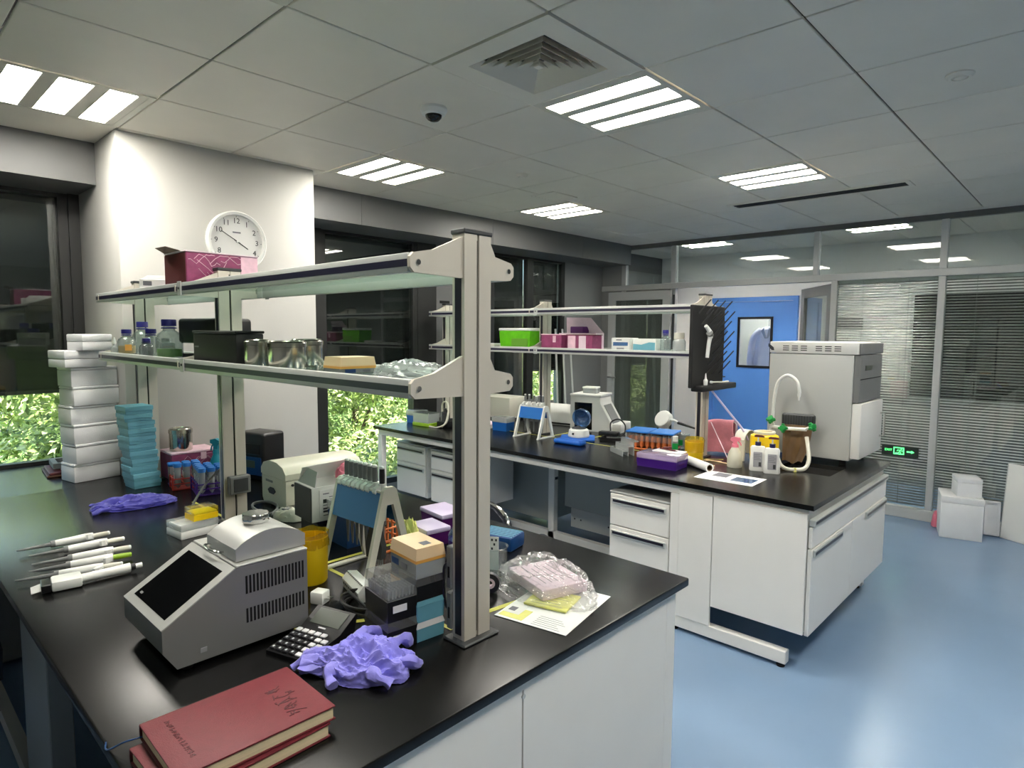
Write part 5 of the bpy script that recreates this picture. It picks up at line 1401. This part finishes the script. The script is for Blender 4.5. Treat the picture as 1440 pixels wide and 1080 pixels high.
# towel on a rack
t = thing('towel', 'pink terry towel draped over a thin rail on the rear bench', 'towel', (-1.86, 4.03, BT), math.radians(6))
tw = MB(); nx, nz = 14, 22; vs = []
prof = [(-.028 - .004 * math.sin(q), .005 + (.2 - .005) * q / 10) for q in range(11)] + [(-.018, .212), (0, .218), (.018, .212)] + [(.028, .2 - .12 * q / 8) for q in range(1, 9)]
n = 15
for q, (y, z_) in enumerate(prof):
    for k in range(n):
        u = k / (n - 1); vs.append((-.095 + .2 * u + .006 * math.sin(q * .5), y - .01 * math.sin(u * 7 + q * .15) * (1 if y < 0 else .4), z_ + .006 * math.sin(u * 5) + .03 * u * (1 if 8 < q < 16 else .6)))
m0 = len(vs); rows = len(prof)
def off(i):
    q, k = divmod(i, n); a = Vector(vs[max(q - 1, 0) * n + k]); b = Vector(vs[min(q + 1, rows - 1) * n + k]); d_ = (b - a).normalized()
    nn = Vector((0, d_.z, -d_.y)); p = Vector(vs[i]) + nn * .007; return tuple(p)
vs += [off(i) for i in range(m0)]
fs = []
for q in range(rows - 1):
    for k in range(n - 1):
        a = q * n + k; fs += [(a, a + 1, a + n + 1, a + n), (m0 + a, m0 + a + n, m0 + a + n + 1, m0 + a + 1)]
for k in range(n - 1): fs += [(k, m0 + k, m0 + k + 1, k + 1), ((rows - 1) * n + k, (rows - 1) * n + k + 1, m0 + (rows - 1) * n + k + 1, m0 + (rows - 1) * n + k)]
for q in range(rows - 1): fs += [(q * n, (q + 1) * n, m0 + (q + 1) * n, m0 + q * n), (q * n + n - 1, m0 + q * n + n - 1, m0 + (q + 1) * n + n - 1, (q + 1) * n + n - 1)]
tw.add(vs, fs); tw.build('towel_cloth', 'pink_cloth', t, sharp=60)
MB().tube([(-.1, .0, .0), (-.1, 0, .2), (-.09, 0, .212), (.1, 0, .222), (.11, 0, .21), (.11, .0, .0)], .004, 8).build('wire_rail', 'alu', t)
t = thing('thin_stick', 'thin pale stick leaning against the pink towel', 'stick', (-1.78, 3.86, BT), 0)
MB().tube([(.12, -.1, .003), (-.11, .1, .22)], .0028, 8).build('stick', 'pink_pack', t)
t = thing('wood_sticks', 'loose wooden applicator sticks lying in front of the towel', 'sticks', (-1.78, 3.74, BT), 0)
MB().tube([(-.1, -.03, .004), (.06, .03, .004)], .0034, 6).build('stick', 'orange_lid', t)
MB().tube([(-.03, -.0, .01), (.13, .0, .004)], .0034, 6).build('stick', 'orange_lid', t)
MB().cyl((-.0, -.15, .006), (.09, -.13, .006), .006, .004, 10).build('stick', 'orange_lid', t)
t = thing('plastic_hoop', 'white bent plastic hoop standing beside the pink towel', 'hoop', (-1.655, 3.97, BT), math.radians(78))
ar = MB(); vs = []; fs = []; n = 20
for q in range(n):
    a = PI * 1.08 * q / (n - 1) - .05; r = .06
    for y in (-.038, .038):
        for d_ in (0, .005): vs.append(((r + d_) * math.cos(a), y, .125 + (r + d_) * math.sin(a) * 1.1 - (.09 * (1 - q / (n - 1) * 3) if q < n / 3 else 0)))
for q in range(n - 1):
    a = q * 4; b = a + 4
    fs += [(a, b, b + 1, a + 1), (a + 2, a + 3, b + 3, b + 2), (a, a + 2, b + 2, b), (a + 1, b + 1, b + 3, a + 3)]
fs += [(0, 1, 3, 2), ((n - 1) * 4, (n - 1) * 4 + 2, (n - 1) * 4 + 3, (n - 1) * 4 + 1)]
ar.add(vs, fs).build('hoop', 'offwhite', t)
MB().bev(-.067, -.055, -.038, .038, 0, .14, .002, 1).build('stand', 'offwhite', t)
# yellow pot
t = thing('yellow_pot', 'translucent yellow beaker in a clear bag left of the pink towel', 'beaker', (-1.87, 3.695, BT), 0)
MB().lathe([(0, 0), (.05, 0), (.054, .006), (.058, .125), (.055, .125), (.051, .008), (0, .006)], 28).build('beaker', 'yellow_deep', t)
MB().lathe([(.0595, .06), (.061, .11), (.064, .135), (.056, .15), (.05, .13), (.047, .05)], 28).build('liner_bag', 'clear_yellow', t)
# white cardboard roll and paper
t = thing('film_roll', 'white wrapping roll with a hollow core lying toward the bench edge', 'roll', (0, 0, 0))
a_ = Vector((-1.955, 3.64, BT + .0265)); b_ = Vector((-1.64, 3.44, BT + .0265))
t.location = (a_.x, a_.y, BT)
d_ = (b_ - a_); L_ = d_.length
t.rotation_euler = (0, 0, math.atan2(d_.y, d_.x))
def tubeX(r0, r1, x0, x1):
    mb = MB(); n = 32; vs = []; fs = []
    for r, x in ((r0, x0), (r1, x0), (r1, x1), (r0, x1)): vs += [(x, r * math.cos(2 * PI * k / n), .0265 + r * math.sin(2 * PI * k / n)) for k in range(n)]
    for q in range(4):
        for k in range(n): j = (k + 1) % n; q2 = (q + 1) % 4; fs.append((q * n + k, q * n + j, q2 * n + j, q2 * n + k))
    return mb.add(vs, fs)
tubeX(.0185, .026, 0, L_).build('wrap', 'white_plastic', t); tubeX(.0145, .0184, .002, L_ - .001).build('core', 'brown_bag', t)
t = thing('paper_sheet', 'white leaflet with a grey photo patch at the edge of the rear bench', 'paper', (-1.49, 3.385, BT), math.radians(2))
MB().box(-.165, .165, -.115, .105, .0005, .0016).build('sheet', 'paper', t)
MB().box(-.105, -.02, -.01, .09, .0017, .0022).build('printed_photo', 'ink_soft', t)
MB().box(.02, .14, -.06, .05, .0017, .0022).build('printed_tint', 'clear_blue', t)
# purple tip box, pen, card on top
t = thing('tip_box', 'purple tip box with frosted lid near the front edge of the rear bench', 'box', (-1.93, 3.40, BT), math.radians(5))
MB().cup(-.13, .13, -.085, .085, 0, .05, .004, 0, .96).build('base', 'purple_box', t)
MB().bev(-.131, .131, -.086, .086, .0505, .085, .006, 2).build('lid', 'clear_pink', t)
MB().box(-.12, .12, -.076, .076, .045, .053).build('tip_insert', 'lilac', t)
MB().bev(.1, .128, -.04, .04, .02, .062, .004, 1).build('latch', 'purple_dark', t)
t = thing('card', 'white card lying on the purple tip box, pen on it', 'card', (-1.92, 3.45, BT + .0856), math.radians(4))
MB().box(-.085, .1, -.04, .055, 0, .0035).build('card', 'paper', t)
MB().box(-.085, -.08, -.04, .055, .0036, .0042).build('edge_band', 'lilac', t)
t = thing('pen', 'brown pen lying on the white card', 'pen', (-1.93, 3.465, BT + .0895), math.radians(-10))
MB().cyl((-.06, 0, .005), (.06, 0, .005), .0048, .0042, 10).build('barrel', 'maroon', t)
MB().cyl((.06, 0, .005), (.075, 0, .005), .003, .001, 10).build('tip', 'mid_grey', t)
# rack with orange tubes
t = thing('tube_rack', 'clear rack of orange tubes under a blue lid near the middle of the rear bench', 'tube rack', (-2.30, 3.92, BT), math.radians(14))
MB().frame(-.17, .17, -.11, .11, .008, 0, .008, 0, 'z').build('base', 'orange_tube', t)
for sx in (-.164, .164):
    for sy in (-.104, .104): MB().box(sx - .005, sx + .005, sy - .005, sy + .005, .0085, .108).build('corner_post', 'clear_milky', t)
for k in range(2): MB().bev(-.17 + .174 * k, -.004 + .174 * k, -.11, .11, .11, .124, .004, 1).build('lid', 'blue_cap', t)
MB().frame(-.168, .168, -.108, .108, .004, .055, .1, 0, 'z').build('clear_wall', 'clear', t)
op = None
for i in range(8):
    for j in range(4):
        q = Matrix.Rotation(math.radians(14), 3, 'Z') @ Vector((-.14 + .04 * i, -.078 + .052 * j, 0))
        loc = (-2.30 + q.x, 3.92 + q.y, BT + .001)
        if op is None:
            op = thing('sample_tube', 'orange tube standing in the clear rack under the blue lid', 'tube', loc, 0, 'orange tubes in the clear rack')
            MB().lathe([(0, 0), (.004, .001), (.013, .02), (.013, .088), (0, .088)], 12).build('body', 'orange_tube', op)
            MB().lathe([(0, .106), (.011, .106), (.0125, .102), (.0125, .0885), (0, .0885)], 12).build('cap', 'clear_milky', op)
        else: copy_tree(op, None, loc)
t = thing('scoop', 'red plastic scoop lying against the rack of orange tubes', 'scoop', (-2.13, 3.68, BT), math.radians(50))
MB().tube([(-.08, 0, .006), (0, 0, .02), (.05, 0, .045)], .005, 8, smooth=4).build('handle', 'red_rack', t)
MB().bev(.045, .1, -.014, .014, .045, .056, .005, 2).build('scoop', 'maroon', t)
# clear acrylic steps
t = thing('acrylic_stand', 'clear acrylic stepped slide stand in front of the orange tube rack', 'stand', (-2.33, 3.58, BT), math.radians(-32))
for k in range(3):
    MB().box(-.1, .1, -.05 + .04 * k, -.045 + .04 * k, 0, .035 + .03 * k).build('riser', 'clear_milky', t)
    MB().box(-.1, .1, -.045 + .04 * k, -.0105 + .04 * k, .030 + .03 * k, .035 + .03 * k).build('step', 'clear_milky', t)
# small green tube, lidded items
t = thing('sample_vial', 'small green vial with a white cap left of the yellow beaker', 'vial', (-2.10, 3.87, BT), 0)
MB().lathe([(0, 0), (.019, 0), (.02, .004), (.02, .075), (0, .075)], 20).build('body', 'clear_milky', t)
MB().lathe([(0, .0755), (.0185, .0755), (.0185, .11), (0, .11)], 20).build('cap', 'white_plastic', t)
MB().lathe([(.0202, .02), (.0206, .022), (.0206, .06), (.0202, .062)], 20).build('green_label', 'green_knob', t)
t = thing('glass_beaker', 'clear beaker with green writing behind the small vial', 'beaker', (-2.12, 4.02, BT), 0)
MB().lathe([(0, 0), (.04, 0), (.043, .005), (.043, .1), (.046, .105), (.041, .1), (.041, .006), (0, .005)], 28).build('glass', 'clear', t)
MB().bev(-.02, .02, -.0445, -.0432, .03, .07, .0006, 1).build('print', 'green_knob', t)
t = thing('wash_flask', 'clear squat flask against the rack post on the rear bench', 'flask', (-2.02, 4.12, BT), 0)
MB().lathe([(0, 0), (.045, 0), (.05, .008), (.045, .06), (.018, .1), (.015, .16), (.019, .165), (.013, .16), (.015, .1), (.042, .058), (.046, .01), (0, .006)], 28).build('glass', 'clear', t)
MB().lathe([(0, .19), (.014, .19), (.016, .166), (0, .166)], 16).build('stopper', 'mid_grey', t)
# white round dispenser with a black pipette across
t = thing('bench_magnifier', 'white round bench magnifier with a thin arm behind the orange tubes', 'magnifier', (-2.52, 4.45, BT), math.radians(-10))
MB().lathe([(0, 0), (.06, 0), (.062, .012), (.03, .022), (.022, .06), (0, .06)], 28).build('base', 'white_plastic', t)
mb = MB(); mb.T = Matrix.Translation((0, 0, .125)) @ Matrix.Rotation(math.radians(62), 4, 'X')
mb.lathe([(0, -.04), (.05, -.038), (.072, -.02), (.075, .01), (.066, .03), (.05, .034), (0, .028)], 32).build('head', 'white_plastic', t)
MB().tube([(.05, 0, .13), (.12, -.02, .135), (.17, -.03, .12)], .009, 10, smooth=4).build('arm', 'white_plastic', t)
MB().cyl((.165, -.028, .122), (.36, -.07, .105), .012, .007, 12).build('black_grip', 'black_plastic', t)
# black tools
t = thing('black_cables', 'tangled black cables and adapter in front of the white gel imager', 'cables', (-2.72, 4.12, BT), math.radians(14))
MB().bev(-.16, .0, -.04, .03, 0, .04, .01, 2).build('adapter', 'black_plastic', t)
pts = [(.13 + .1 * math.cos(a) * (1 + .2 * math.sin(2.3 * a)), .055 * math.sin(a) + .02 * math.sin(1.7 * a), .008 + .004 * a / 6 + .008 * abs(math.sin(a))) for a in in_row(80, 0, 20)]
MB().tube(pts, .0065, 8).build('cable', 'black_plastic', t)
MB().tube([(-.08, .03, .03), (-.09, .06, .1), (-.03, .07, .13), (.03, .05, .09), (.04, .02, .02)], .006, 8, smooth=6).build('cable_loop', 'black_plastic', t)
t = thing('black_tray', 'flat black tray beyond the black cables on the rear bench', 'tray', (-2.62, 3.98, BT), math.radians(20))
MB().cup(-.14, .14, -.06, .06, 0, .025, .004).build('tray', 'black_plastic', t)
MB().cyl((-.1, -.01, .02), (.11, .02, .03), .008, .006, 10).build('steel_tool', 'chrome', t)
# white gel imager
t = thing('gel_imager', 'white gel imager with sloping front and dark side opening on the rear bench', 'instrument', (-3.05, 4.33, BT), math.radians(14))
pr = [(-.215, 0), (.15, 0), (.15, .05), (.13, .1), (.05, .235), (.04, .285), (-.215, .285)]
MB().prism(pr, 'y', -.13, .13).build('housing', 'instr_white', t)
MB().bev(-.22, .055, -.134, .134, .2855, .305, .005, 2).build('top_lip', 'instr_white', t)
MB().bev(-.175, -.02, -.1335, -.1302, .012, .235, .002, 1).build('side_opening', 'screen_black', t)
MB().bev(.15, .23, -.12, .12, .0, .075, .008, 2).build('drawer', 'instr_white', t)
MB().prism([(.148, .052), (.128, .1), (.06, .215), (.064, .218), (.133, .102), (.152, .054)], 'y', -.08, .08).build('sloping_door', 'mid_grey', t)
lidbox('lidded_box', 'small white lidded box on top of the white gel imager', (-3.13, 4.31, BT + .3055), math.radians(14), .12, .09, .04, 'clear_milky', 'white_plastic', .014)
# mini centrifuge and blue pads
t = thing('mini_centrifuge', 'small white mini centrifuge with an open smoky blue lid', 'centrifuge', (-2.87, 3.80, BT + .0245), math.radians(10))
MB().lathe([(0, 0), (.078, 0), (.082, .008), (.074, .052), (.06, .062), (0, .062)], 36).build('base', 'instr_white', t)
MB().lathe([(0, .0625), (.055, .0625), (.05, .07), (.018, .072), (.012, .082), (0, .083)], 28).build('rotor', 'dark_grey', t)
mb = MB(); mb.T = Matrix.Translation((0, .058, .14)) @ Matrix.Rotation(math.radians(-78), 4, 'X')
mb.lathe([(.07, -.03), (.074, -.028), (.072, .0), (.058, .028), (.03, .042), (0, .046), (0, .042), (.028, .038), (.054, .024), (.068, -.002), (.07, -.03)], 36).build('lid', 'clear_blue', t)
MB().cyl((-.012, -.081, .03), (.0, -.083, .03), .008, n=12).build('button', 'black_plastic', t)
t = thing('blue_pad', 'blue cushioned pad under the mini centrifuge', 'pad', (-2.88, 3.80, BT), math.radians(35))
MB().bev(-.13, .13, -.1, .1, 0, .024, .011, 3).build('pad', 'blue_pad', t)
t = thing('blue_pad', 'blue rounded cold pack in front of the mini centrifuge', 'pad', (-2.80, 3.60, BT), math.radians(4))
MB().bev(-.12, .12, -.045, .045, 0, .036, .016, 4).build('pad', 'blue_pad', t)
# white cylinder instrument
t = thing('white_mixer', 'white rounded instrument behind the small pipette stand', 'instrument', (-3.47, 4.40, BT), math.radians(8))
mb = MB(); pr = [(-.1, 0), (.1, 0)] + [(.1 * math.cos(a), .1 + .075 * math.sin(a)) for a in in_row(12, 0, PI)]
mb.prism(pr, 'x', -.16, .17).build('housing', 'instr_white', t)
MB().bev(.17, .18, -.07, .07, .03, .15, .004, 1).build('end_panel', 'offwhite', t)
MB().cyl((.18, -.03, .1), (.186, -.03, .1), .012, n=14).build('knob', 'black_plastic', t)
MB().box(-.16, .17, -.103, -.099, .004, .02).build('dark_base', 'black_plastic', t)
# small pipette stand on the rear bench
pip_stand('small white pipette stand with a blue panel on the rear bench', (-3.195, 3.652, BT), math.radians(4), .23, .25, 'white_plastic', 'blue_cap')
pr2 = None
for x in (-.085, -.045, 0, .05, .085):
    q = Matrix.Rotation(math.radians(4), 3, 'Z') @ Vector((x, -.0, 0))
    if pr2 is None:
        pr2 = copy_tree(pp, None, (-3.195 + q.x, 3.652 + q.y, BT + .04), 0, 'leftmost white pipette in the small stand on the rear bench', 'pipettes in the small stand'); kk = 0
    else:
        kk += 1; copy_tree(pr2, None, (-3.195 + q.x, 3.652 + q.y, BT + .04), None, ('second', 'third', 'fourth', 'rightmost')[kk - 1] + (' white pipette' if kk == 4 else ' white pipette from the left') + ' in the small stand on the rear bench')
# blue bins, books, instruments at the window end
lidbox('storage_box', 'blue tub with a milky lid left of the small pipette stand', (-3.60, 3.73, BT), math.radians(6), .15, .11, .07, 'blue_box', 'clear_milky', .045)
t = thing('paper_pile', 'flat pale papers beside the blue tub on the rear bench', 'papers', (-3.86, 3.79, BT), math.radians(3))
MB().bev(-.13, .13, -.1, .1, 0, .022, .002, 1).build('paper_block', 'paper', t)
MB().bev(-.125, .125, -.095, .1, .0225, .032, .002, 1).build('paper_block', 'pink_pack', t)
t = thing('power_supply', 'beige boxy instrument half hidden behind the front post', 'instrument', (-4.14, 4.27, BT), math.radians(4))
MB().bev(-.22, .2, -.13, .13, .02, .21, .008, 2).build('housing', 'offwhite', t)
MB().bev(-.225, .205, -.135, .135, 0, .02, .003, 1).build('dark_base', 'black_plastic', t)
t = thing('electronic_unit', 'grey instrument with a black socket behind the small pipette stand', 'instrument', (-3.79, 4.38, BT), math.radians(6))
MB().bev(-.09, .12, -.1, .1, 0, .19, .006, 2).build('housing', 'mid_grey', t)
MB().bev(-.03, .03, -.104, -.1002, .125, .18, .003, 1).build('socket', 'black_plastic', t)
lidbox('lidded_box', 'small white cup with lid on the grey instrument', (-3.76, 4.38, BT + .1905), 0, .09, .09, .025, 'white_plastic', 'white_plastic', .012)
lidbox('storage_box', 'small blue tub with a clear lid at the window end of the rear bench', (-4.455, 3.50, BT), math.radians(10), .15, .11, .065, 'blue_box', 'clear_milky', .05)
t = thing('acrylic_tank', 'clear acrylic tank with a lime green base at the window end', 'tank', (-4.25, 3.44, BT), math.radians(4))
MB().bev(-.1, .1, -.07, .07, 0, .03, .004, 1).build('base', 'lime', t)
MB().cup(-.095, .095, -.065, .065, .0305, .11, .004).build('tank', 'clear_milky', t)
MB().bev(-.098, .098, -.068, .068, .1105, .118, .002, 1).build('lid', 'clear', t)
t = thing('vacuum_pump', 'small black and chrome pump with pale tubing behind the acrylic tank', 'pump', (-4.06, 3.50, BT), math.radians(5))
MB().bev(-.06, .06, -.05, .05, 0, .05, .006, 2).build('base', 'black_plastic', t)
MB().lathe([(0, .05), (.035, .05), (.035, .12), (.02, .13), (.02, .16), (0, .16)], 20).build('motor', 'dark_grey', t)
MB().cyl((-.045, 0, .05), (-.045, 0, .13), .012, n=14).build('chrome_valve', 'chrome', t)
MB().tube([(-.045, 0, .13), (-.02, -.02, .2), (.05, -.04, .22), (.09, -.06, .14), (.08, -.08, .05), (.0, -.1, .008), (-.1, -.1, .008)], .007, 10, smooth=8).build('tubing', 'offwhite', t)
MB().tube([(.02, 0, .15), (.05, -.03, .21), (.08, -.05, .16), (.07, -.07, .06), (.03, -.08, .01)], .007, 10, smooth=8).build('tubing', 'offwhite', t)

# drying rack with pegs at the end of the rear reagent rack
t = thing('drying_rack', 'black drying board with slanted pegs and a drip tray on the rear rack post', 'drying rack', (-1.85, 3.77, 1.30))
MB().bev(-1.853, -1.828, 3.55, 3.985, 1.325, 1.835, .004, 1).build('board', 'black_matte', t, True)
MB().bev(-1.86, -1.78, 3.60, 4.09, 1.30, 1.338, .008, 2).build('drip_tray', 'black_plastic', t, True)
peg0 = None
for r_ in range(7):
    for c_ in range(4):
        if r_ < 5 and c_ < 1: continue
        y = 3.62 + .1 * c_ + (.045 if r_ % 2 else 0); z_ = 1.40 + .064 * r_
        if y > 3.975: continue
        if peg0 is None:
            peg0 = MB().cyl((0, 0, 0), (.06, .035, .085), .0048, .004, 8).build('peg', 'black_plastic', t); peg0.location = Vector((-1.828, y, z_)) - t.location
        else:
            o = peg0.copy(); COL.objects.link(o); o.location = Vector((-1.828, y, z_)) - t.location
t = thing('spray_nozzle', 'white spray nozzle handle hanging on the black drying board', 'nozzle', (-1.80, 3.70, 1.51))
MB().tube([(-.005, 0, 0), (.0, .005, .08), (.004, .012, .125)], lambda q: .011 + .003 * q, 12, smooth=4).build('handle', 'white_plastic', t)
MB().tube([(.004, .012, .125), (.008, .012, .15), (.0, -.008, .178), (-.006, -.03, .198)], lambda q: .017 - .006 * q, 12, smooth=4).build('head', 'white_plastic', t)
MB().cyl((.004, .02, .138), (.01, -.01, .155), .019, .019, 14).build('collar', 'mid_grey', t)
t = thing('dropper_bottle', 'small white dropper bottle standing on the drip tray', 'bottle', (-1.81, 3.70, 1.338), 0)
MB().lathe([(0, 0), (.013, 0), (.014, .03), (.007, .04), (0, .04)], 16).build('body', 'white_plastic', t)
MB().lathe([(0, .075), (.003, .073), (.007, .0405), (0, .0405)], 12).build('nozzle', 'white_plastic', t)
t = thing('tweezers', 'pale plastic tongs lying on the drip tray', 'tongs', (-1.81, 3.9, 1.340), math.radians(80))
for s in (-1, 1): MB().tube([(-.1, s * .012, .01), (-.04, s * .006, .008), (.02, 0, .006), (.09, s * .004, .008)], .005, 8, smooth=4).build('arm', 'offwhite', t)
MB().cyl((-.1, -.014, .01), (-.1, .014, .01), .009, n=12).build('hinge', 'white_plastic', t)
t = thing('drain_tube', 'pale blue drain tube running down from the drip tray', 'tube', (-1.83, 3.83, BT), 0)
MB().tube([(.0, .0, .445), (.03, .02, .4), (.1, .06, .3), (.17, .1, .2), (.2, .12, .13)], .007, 10, smooth=6).build('tube', 'lilac', t)

# ------------------------------------------------------------------ on the rear rack
zl = SH_LO - .011
t = lidbox('food_box', 'bright green plastic box with a white lid on the rear rack', (-3.455, 3.775, zl), math.radians(1), .33, .15, .135, 'green_box', 'white_plastic', .022)
MB().bev(-.03, .14, -.0775, -.074, .015, .075, .0008, 1).build('dark_patch', 'green_liquid', t)
t = thing('grey_blocks', 'stack of grey blocks on the rear rack near the window end', 'blocks', (-4.22, 3.83, zl), 0)
MB().bev(-.06, .06, -.05, .05, 0, .035, .004, 1).build('block', 'mid_grey', t); MB().bev(-.045, .05, -.04, .04, .0355, .075, .004, 1).build('block', 'dark_grey', t)
t = thing('low_box', 'low pale box on the rear rack left of the green box', 'box', (-3.78, 3.76, zl), 0)
MB().bev(-.09, .09, -.05, .05, 0, .022, .003, 1).build('box', 'offwhite', t)
MB().bev(-.092, .092, -.052, .052, .0225, .03, .003, 1).build('lid', 'white_plastic', t)
t = thing('kit_box', 'magenta kit box with a pale label right of the rack middle post', 'box', (-3.05, 3.755, zl), 0)
MB().bev(-.115, .085, -.06, .06, 0, .105, .002, 1).build('carton', 'magenta', t)
MB().bev(-.118, .088, -.063, .063, .1055, .112, .002, 1).build('lid_edge', 'pink_soft', t)
MB().box(-.0, .03, -.0612, -.0604, .05, .1).build('label', 'pink_soft', t)
t = thing('kit_box', 'smaller magenta box with pale panels and a flap on the rear rack', 'box', (-2.815, 3.77, zl), 0)
MB().bev(-.11, .12, -.06, .06, 0, .105, .002, 1).build('carton', 'magenta', t)
MB().bev(-.1, -.03, -.0615, -.0605, .004, .1, .0002, 1).build('pale_panel', 'pink_soft', t)
MB().bev(.0, .065, -.0615, -.0605, .004, .1, .0002, 1).build('pale_panel', 'pink_pack', t)
MB().bev(-.118, .128, -.063, .063, .1055, .11, .002, 1).build('lid_edge', 'maroon', t)
t = thing('open_carton', 'pale pink open carton flap standing behind the magenta boxes', 'box', (-2.93, 3.87, zl), 0)
MB().cup(-.16, .19, -.05, .05, 0, .12, .003).build('carton', 'pink_pack', t)
MB().add([(-.16, .05, .12), (.19, .05, .12), (.12, -.02, .235), (-.11, -.02, .24), (-.16, .047, .12), (.19, .047, .12), (.12, -.023, .235), (-.11, -.023, .24)],
         [(0, 1, 2, 3), (7, 6, 5, 4), (0, 4, 5, 1), (1, 5, 6, 2), (2, 6, 7, 3), (3, 7, 4, 0)]).build('flap', 'pink_pack', t)
MB().bev(-.06, .06, -.04, .04, .1, .17, .004, 1).build('inner_pack', 'purple_dark', t)
t = thing('white_carton', 'white carton with pale blue print on the rear rack', 'box', (-2.45, 3.76, zl), 0)
MB().bev(-.075, .075, -.055, .055, 0, .09, .002, 1).build('carton', 'white_plastic', t)
MB().box(-.06, .06, -.0562, -.0553, .035, .06).build('blue_print', 'clear_blue', t)
MB().box(-.035, .01, -.0562, -.0553, .072, .079).build('print_line', 'ink_soft', t)
MB().box(-.03, .03, -.0562, -.0553, .01, .022).build('lower_print', 'label_grey', t)
t = thing('blue_carton', 'pale blue and white carton beside the white carton on the rear rack', 'box', (-2.275, 3.78, zl), 0)
MB().bev(-.09, .09, -.055, .055, 0, .085, .002, 1).build('carton', 'white_plastic', t)
MB().prism([(-.085, .004), (.085, .004), (.085, .06), (.04, .062), (-.02, .045), (-.085, .05)], 'y', -.0562, -.0553).build('blue_print', 'teal', t)
bottle('blue capped clear bottle at the right end of the rear rack', -2.115, 3.73, zl, .036, .145, None, .3, 'navy_cap', None)
t = thing('clear_jar', 'clear screw top jar with a crumpled paper label on the rear rack', 'jar', (-2.03, 3.755, zl), 0)
MB().lathe([(0, 0), (.04, 0), (.042, .005), (.042, .07), (.034, .085), (0, .085)], 24).build('jar', 'clear_milky', t)
MB().lathe([(0, .128), (.032, .128), (.033, .122), (.033, .0855), (0, .0855)], 24).build('lid', 'offwhite', t)
t = thing('metal_tongs', 'flat metal tongs lying at the right end of the rear rack', 'tongs', (-1.99, 3.68, zl), math.radians(2))
for s in (-1, 1): MB().tube([(-.05, s * .006, .006), (.0, s * .01, .008), (.06, 0, .006)], .005, 8, smooth=4).build('arm', 'chrome', t)
t = thing('steel_rods', 'bundle of leaning steel rods at the window beyond the rear bench', 'rods', (-4.42, 5.35, 0), 0)
for k in range(4): MB().cyl((.05 * k, .1 * k, 0), (-.1 + .05 * k, .05 + .06 * k, 1.7), .011, n=10).build('rod', 'alu_light', t)

# ------------------------------------------------------------------ on the floor by the partition
foam_box('large white foam box on the floor by the partition', (-.80, 6.32, .0005), .29, .33, .345, math.radians(13), 'white foam boxes on the floor', .16)
foam_box('small white foam box on top of the large one on the floor', (-.76, 6.30, .346), .17, .2, .155, math.radians(20), 'white foam boxes on the floor', .25)
t = thing('red_bag', 'bit of pink red bag behind the large foam box on the floor', 'bag', (-.975, 6.43, 0), 0)
crumple(.035, .04, .12, 51, .5, 3.5, 4).build('bag', 'pink', t)
t = thing('foam_slab', 'white foam slab leaning upright beside the large foam box', 'lid', (-.595, 6.46, 0), math.radians(10))
mb = MB(); mb.T = Matrix.Rotation(math.radians(-7), 4, 'X')
mb.bev(-.055, .055, -.02, .02, .004, .29, .008, 2).build('slab', 'foam', t)
mb = MB(); mb.T = Matrix.Rotation(math.radians(-7), 4, 'X')
mb.frame(-.052, .052, .01, .284, .016, -.032, -.0195).build('raised_rim', 'foam', t)
t = thing('whiteboard', 'large plain white panel leaning on the partition at the right edge', 'board', (-.53, 6.46, 0), math.radians(-28))
mb = MB(); mb.T = Matrix.Rotation(math.radians(-4), 4, 'X')
mb.bev(0, .6, -.008, .008, .001, .62, .003, 1).build('panel', 'white_plastic', t)
mb = MB(); mb.T = Matrix.Rotation(math.radians(-4), 4, 'X')
mb.box(-.004, 0, -.009, .009, .002, .62).build('edge_strip', 'alu_light', t)
